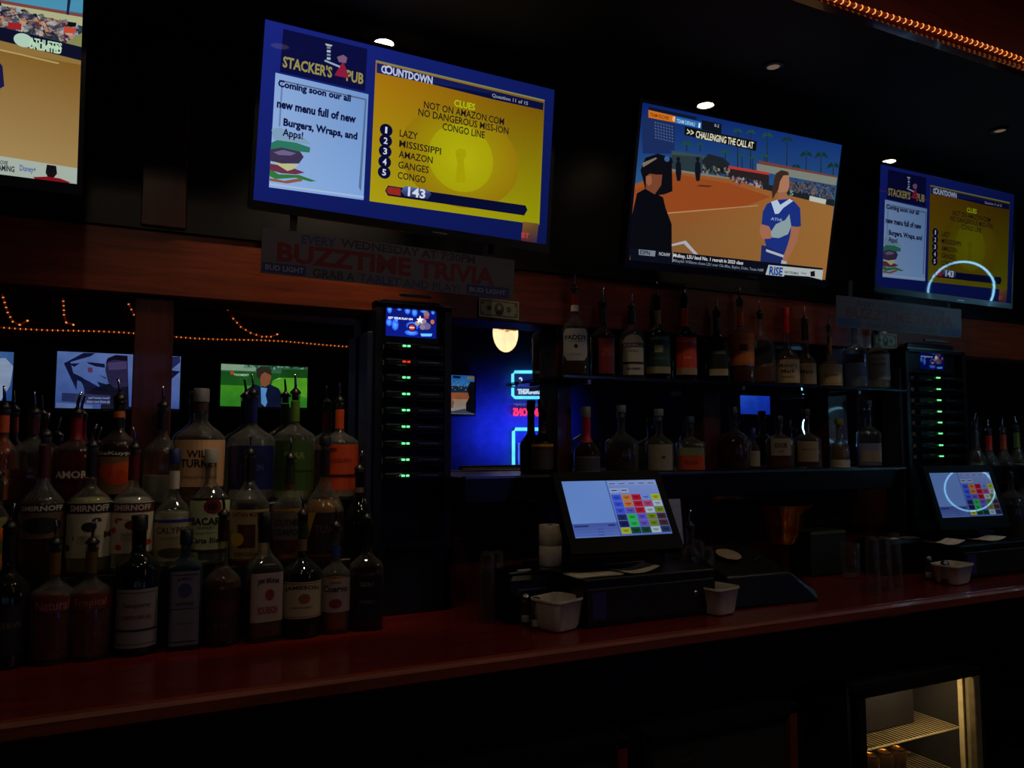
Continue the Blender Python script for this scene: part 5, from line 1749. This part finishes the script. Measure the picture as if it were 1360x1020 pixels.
def bin_(label, px, pyb, w, d, h, rz=0.0, Y=None):
    p = zc(px, pyb)
    t = thing('napkin_bin', label, 'container', (p.x, p.y + .02 if not Y else Y, ZT), 'white plastic counter bins', rz)
    m = MB()

    def ring(a, b, z, e):
        P = []
        for i in range(24):
            q = 2 * math.pi * (i + .5) / 24
            ca, sa = math.cos(q), math.sin(q)
            P.append((a * math.copysign(abs(ca) ** e, ca), b * math.copysign(abs(sa) ** e, sa), z))
        return P
    a, b = w / 2, d / 2
    R_ = [ring(a * .5, b * .5, .001, .4), ring(a * .70, b * .72, .001, .4), ring(a * .78, b * .8, .010, .4), ring(a * .95, b * .95, h - .008, .35), ring(a * 1.0, b * 1.0, h - .006, .35), ring(a * 1.0, b * 1.0, h, .35),
          ring(a * .93, b * .92, h, .35), ring(a * .90, b * .90, h - .008, .35), ring(a * .74, b * .75, .014, .4), ring(a * .4, b * .4, .006, .4)]
    P = [p_ for r_ in R_ for p_ in r_]
    Fs = []
    for j in range(len(R_) - 1):
        for i in range(24):
            k = (i + 1) % 24
            Fs.append((j * 24 + i, j * 24 + k, j * 24 + 24 + k, j * 24 + 24 + i))
    Fs += [tuple(reversed(range(24))), tuple(range((len(R_) - 1) * 24, len(R_) * 24))]
    m.add(P, Fs).build('tub', WHITE, t, smooth=True)
    MB().box((0, 0, h * .4), (w * .55, d * .5, h * .6)).build('napkins', plast((150, 120, 90), .9), t)
    return t


bin_('white plastic bin nearest the camera, left of the cash drawer', 745, 836, .135, .12, .09, .35)
bin_('white plastic bin half hidden at the right end of the cash drawer', 958, 815, .12, .11, .085, .2)
bin_('white plastic bin before the right-hand till', 1272, 775, .15, .11, .075, .15)

# notice sheet on the side of the till, pump bottle
p = at(906, 695, 2.2)
t = thing('notice_sheet', 'pale blue notice sheet standing behind the middle till', 'paper', M=tvmatrix((p.x, 2.26, p.z), -8, -8, 0))
MB().box((0, .001, 0), (.085, .002, .16)).build('sheet', plast((150, 158, 200), .7), t)
MB().box((0, .03, -.10), (.07, .05, .16)).build('holder', BLACK, t)
p = at(917, 767, 2.24)
bottle('small clear squeeze bottle with metal spout right of the middle till', 916, 676, 'shelf', 13, (120, 110, 100), fill=.4, Y=2.2, zb=.9015, group='bar syrup bottles', sh=.6, nk=.75, name='squeeze_bottle')

# brass bucket, black device with plate
p = at(1033, 668, 2.38)
k_ = mpp(p)
t = thing('brass_bowl', 'wide brass bowl on a dark pedestal under the ledge', 'bowl', (p.x, 2.36, .9015))
hb = p.z - .9015
MB().lathe([(.0001, hb - .16), (.05, hb - .158), (.075, hb - .11), (.085, hb - .04), (40 * k_, hb - .004), (40 * k_, hb), (38 * k_, hb), (.08, hb - .035), (.07, hb - .11), (.0001, hb - .15)], 30).build('bowl', BRASS, t, smooth=True)
MB().lathe([(.075, 0), (.075, .01), (.03, .03), (.028, hb - .17), (.05, hb - .158)], 24).build('pedestal', pmat('copper_dark', (110, 50, 24), .35, metal=1), t, smooth=True)
p = zc(1025, 810)
t = thing('label_printer', 'bulky black machine with sloping top, right of the bins', 'machine', (p.x + .07, 2.12, ZT), rz=-.06)
m = MB()
P = [(-.17, -.12, 0), (.20, -.12, 0), (.20, .14, 0), (-.17, .14, 0), (-.17, -.09, .10), (.10, -.09, .10), (.10, .14, .16), (-.17, .14, .17), (.20, -.10, .03), (.20, .14, .05)]
m.add(P, [(0, 3, 2, 1), (0, 1, 8, 5, 4), (4, 5, 6, 7), (5, 8, 9, 6), (1, 2, 9, 8), (2, 3, 7, 6, 9), (0, 4, 7, 3)]).build('casing', BLACK, t, bevel=.006)
MB().lathe([(.0001, 0), (.04, 0), (.045, .004), (.04, .006), (.0001, .004)], 24).build('white_disc', pmat('dull_disc', (150, 130, 110), .6), t, smooth=True)
t.children[-1].location = (-.06, .04, .148)
t.children[-1].rotation_euler = (math.radians(17), 0, 0)
MB().tube([(.02, .0, .13), (.06, .02, .14), (.09, .06, .15)], .003, 6).build('cable', BLACKM, t)
p = at(1080, 745, 2.34)
t = thing('carton', 'low green cardboard carton behind the black machine', 'box', (p.x + .10, 2.42, .9025))
MB().box((0, 0, .09), (.2, .14, .18), None, .003).build('box_body', plast((14, 26, 12), .7), t)
MB().box((0, -.071, .172), (.2, .001, .01)).build('printed_edge', plast((70, 84, 30), .7), t)
p = at(1192, 702, 2.3)
t = thing('receipt_printer', 'black receipt printer with pale paper strip, left of the right-hand till', 'printer', (p.x - .07, 2.3, ZT))
MB().box((0, 0, .07), (.2, .17, .14), None, .012).build('case', BLACK, t)
MB().box((-.04, -.06, .146), (.06, .03, .003)).build('paper_strip', PAPER, t)
MB().box((.06, -.05, .144), (.09, .05, .004)).build('cover', GREY, t)

# ------------------------------------------------------------------ under-counter coolers
def cooler(label, x0, x1, glowp, bott, seed):
    yf, yb_, zt, zb_ = 1.97, 2.5, .585, .06
    t = thing('beer_cooler', label, 'cooler', ((x0 + x1) / 2, yf, 0), 'coolers below the counter')
    w = x1 - x0
    m = MB()
    m.box((-w / 2 + .015, .28, .3), (.03, .5, .58)).box((w / 2 - .015, .28, .3), (.03, .5, .58)).box((0, .52, .3), (w, .02, .58))
    m.box((0, .28, .6), (w, .5, .03)).box((0, .28, .04), (w, .5, .06))
    m.build('cabinet', pmat('cooler_liner', (44, 40, 34), .5), t)
    f = MB()
    f.box((-w / 2 + .02, .0, .31), (.035, .04, .55), None, .004)
    MB().box((w / 2 - .022, 0, .31), (.036, .04, .55), None, .004).build('hinge_stile', pmat('cooler_frame', (176, 160, 120), .35, metal=.6) if glowp > 0 else pmat('cooler_brown', (110, 48, 32), .4), t)
    if glowp > 0:
        MB().box((w / 2 - .047, .03, .31), (.01, .02, .5)).build('pale_gasket', pmat('gasket', (200, 180, 130), .6), t)
    f.box((0, 0, .575), (w, .04, .03)).box((0, 0, .06), (w, .04, .05))
    f.build('door_frame', BLACKM, t)
    MB().box((w / 2 + .014, -.004, .31), (.008, .02, .5)).build('door_handle', STEEL if glowp > 0 else BLACK, t)
    MB().box((0, .002, .31), (w - .07, .005, .5)).build('door_glass', CLEAR, t)
    shelves = MB()
    for zz in (.35, .18):
        sh_ = MB()
        nw = int((w - .08) / .019)
        for i in range(nw + 1):
            x = -w / 2 + .04 + i * (w - .08) / nw
            sh_.tube([(x, .05, zz), (x, .5, zz)], .0016, 4)
        for y in (.05, .27, .5):
            sh_.tube([(-w / 2 + .035, y, zz - .003), (w / 2 - .035, y, zz - .003)], .004, 6)
        sh_.build('wire_shelf', pmat('wire', (200, 180, 130), .4, metal=.4), t)
    if glowp > 0:
        L = bpy.data.lights.new('cooler_light', 'AREA')
        L.energy = glowp
        L.color = (1, .74, .42)
        L.size = .4
        L.shape = 'RECTANGLE'
        L.size_y = .02
        o = bpy.data.objects.new('cooler_light', L)
        COL.objects.link(o)
        o.parent = t
        o.location = (.02, .06, .57)
    return t


cooler('lit beer cooler with wire shelves and pale frame, lower right', 2.28, 2.945, 1.8, 0, 1)
cooler('dark beer cooler with a brown door frame, bottom centre', 1.38, 2.0, 0, 0, 2)
cooler('dark beer cooler with brown frame, mostly below the picture edge', .5, 1.33, 0, 0, 3)
p = at(950, 1000, 2.03)
for i, (x, y, z, h, c, lb) in enumerate(((1.735, 2.07, .353, .21, (20, 26, 60), 'big dark blue steel can in the brown framed cooler'),)):
    t = thing('beer_can', lb, 'can', (x, y, z), 'cans in the coolers')
    r = .05
    MB().lathe([(r * .8, 0), (r, .008), (r, h - .03), (r * .8, h - .01), (r * .78, h)], 26).build('can_body', pmat('can_blue', (24, 30, 70), .25, metal=.6), t, smooth=True)
    MB().lathe([(r * .82, h - .012), (r * .84, h + .002), (r * .74, h), (r * .7, h - .006), (.0001, h - .006)], 26).build('can_lid', CHROME, t, smooth=True)
t = thing('beer_carton', 'dark bottle carton on the upper wire shelf of the lit cooler', 'box', ((at(1150, 950, 2.12).x + at(1214, 950, 2.12).x) / 2, 2.17, .355))
MB().box((0, 0, .085), (at(1214, 950, 2.12).x - at(1150, 950, 2.12).x, .1, .17), None, .003).build('box_body', plast((14, 9, 8), .6), t)
MB().box((.02, -.051, .15), (.1, .001, .02)).build('printed_edge', plast((60, 30, 16), .6), t)
G5 = 'beer bottles at the back of the lit cooler'
for k, (x, c, lb) in enumerate(((2.66, (60, 60, 90), 'grey wrapped bottle at the back of the lit cooler'), (2.74, (60, 70, 110), 'blue wrapped bottle at the back of the lit cooler'), (2.82, (120, 26, 40), 'red wrapped bottle at the back of the lit cooler, right'))):
    t = thing('beer_bottle', lb, 'bottle', (x, 2.42, .355), G5)
    MB().lathe([(.028, 0), (.03, .005), (.03, .12), (.014, .16), (.013, .2), (.0001, .202)], 16).build('glass_body', plast(c, .2), t, smooth=True)
    MB().lathe([(.0145, .196), (.014, .206), (.0001, .207)], 12).build('crown_cap', STEEL, t, smooth=True)
for k, wd in enumerate(('leftmost', 'second from the left', 'middle', 'second from the right', 'rightmost')):
    x, y = 2.36 + .075 * (k % 5) + .03 * (k // 5), 2.10 + .08 * (k // 5)
    t = thing('beer_can', 'gold-topped beer can on the lower shelf of the lit cooler, ' + wd, 'can', (x, y, .185), 'cans on the lower shelf of the lit cooler')
    MB().lathe([(.024, 0), (.031, .008), (.031, .085), (.026, .096)], 18).build('can_body', pmat('can_gold', (110, 76, 34), .3, metal=.7), t, smooth=True)
    MB().lathe([(.026, .094), (.027, .100), (.024, .099), (.022, .095), (.0001, .095)], 18).build('can_lid', BRASS, t, smooth=True)

# ------------------------------------------------------------------ ring lamps whose reflections the glossy screens show
def ring_for(px, py, M, rpx, dist, label):
    o = M.translation
    n = (M.to_3x3() @ Vector((0, -1, 0))).normalized()
    r = ray(px, py).normalized()
    tt = (o - CAM).dot(n) / r.dot(n)
    Q = CAM + r * tt
    rr = r - 2 * r.dot(n) * n
    P = Q + rr * dist
    R = rpx * .84 / 1028 * (tt + dist) * r.dot(FWD)
    t = thing('ring_lamp', label, 'lamp', P, 'ring lamps')
    d = -rr
    u = d.cross(Vector((0, 0, 1))).normalized()
    v = d.cross(u)
    MB().tube([(u * math.cos(k / 40 * 6.2832) + v * math.sin(k / 40 * 6.2832)) * R for k in range(40)], R * .035, 8, closed=True).build('glowing_ring', glow('ring_glow', (140, 215, 255), 20), t, smooth='all')
    MB().tube([v * R * -1.04, v * R * -1.6], .006, 6).build('mount', BLACKM, t)
    return P


ring_for(1275, 386, tvmatrix((3.132, 2.13, 2.328), 0, 4.8, -.1), 45, 1.0, 'thin cyan ring lamp outside the picture, mirrored in the dim television')
ring_for(1287, 650, tvmatrix(T2, -7, -17.9, 0), 34, .9, 'small cyan ring lamp outside the picture, mirrored in the right-hand till')
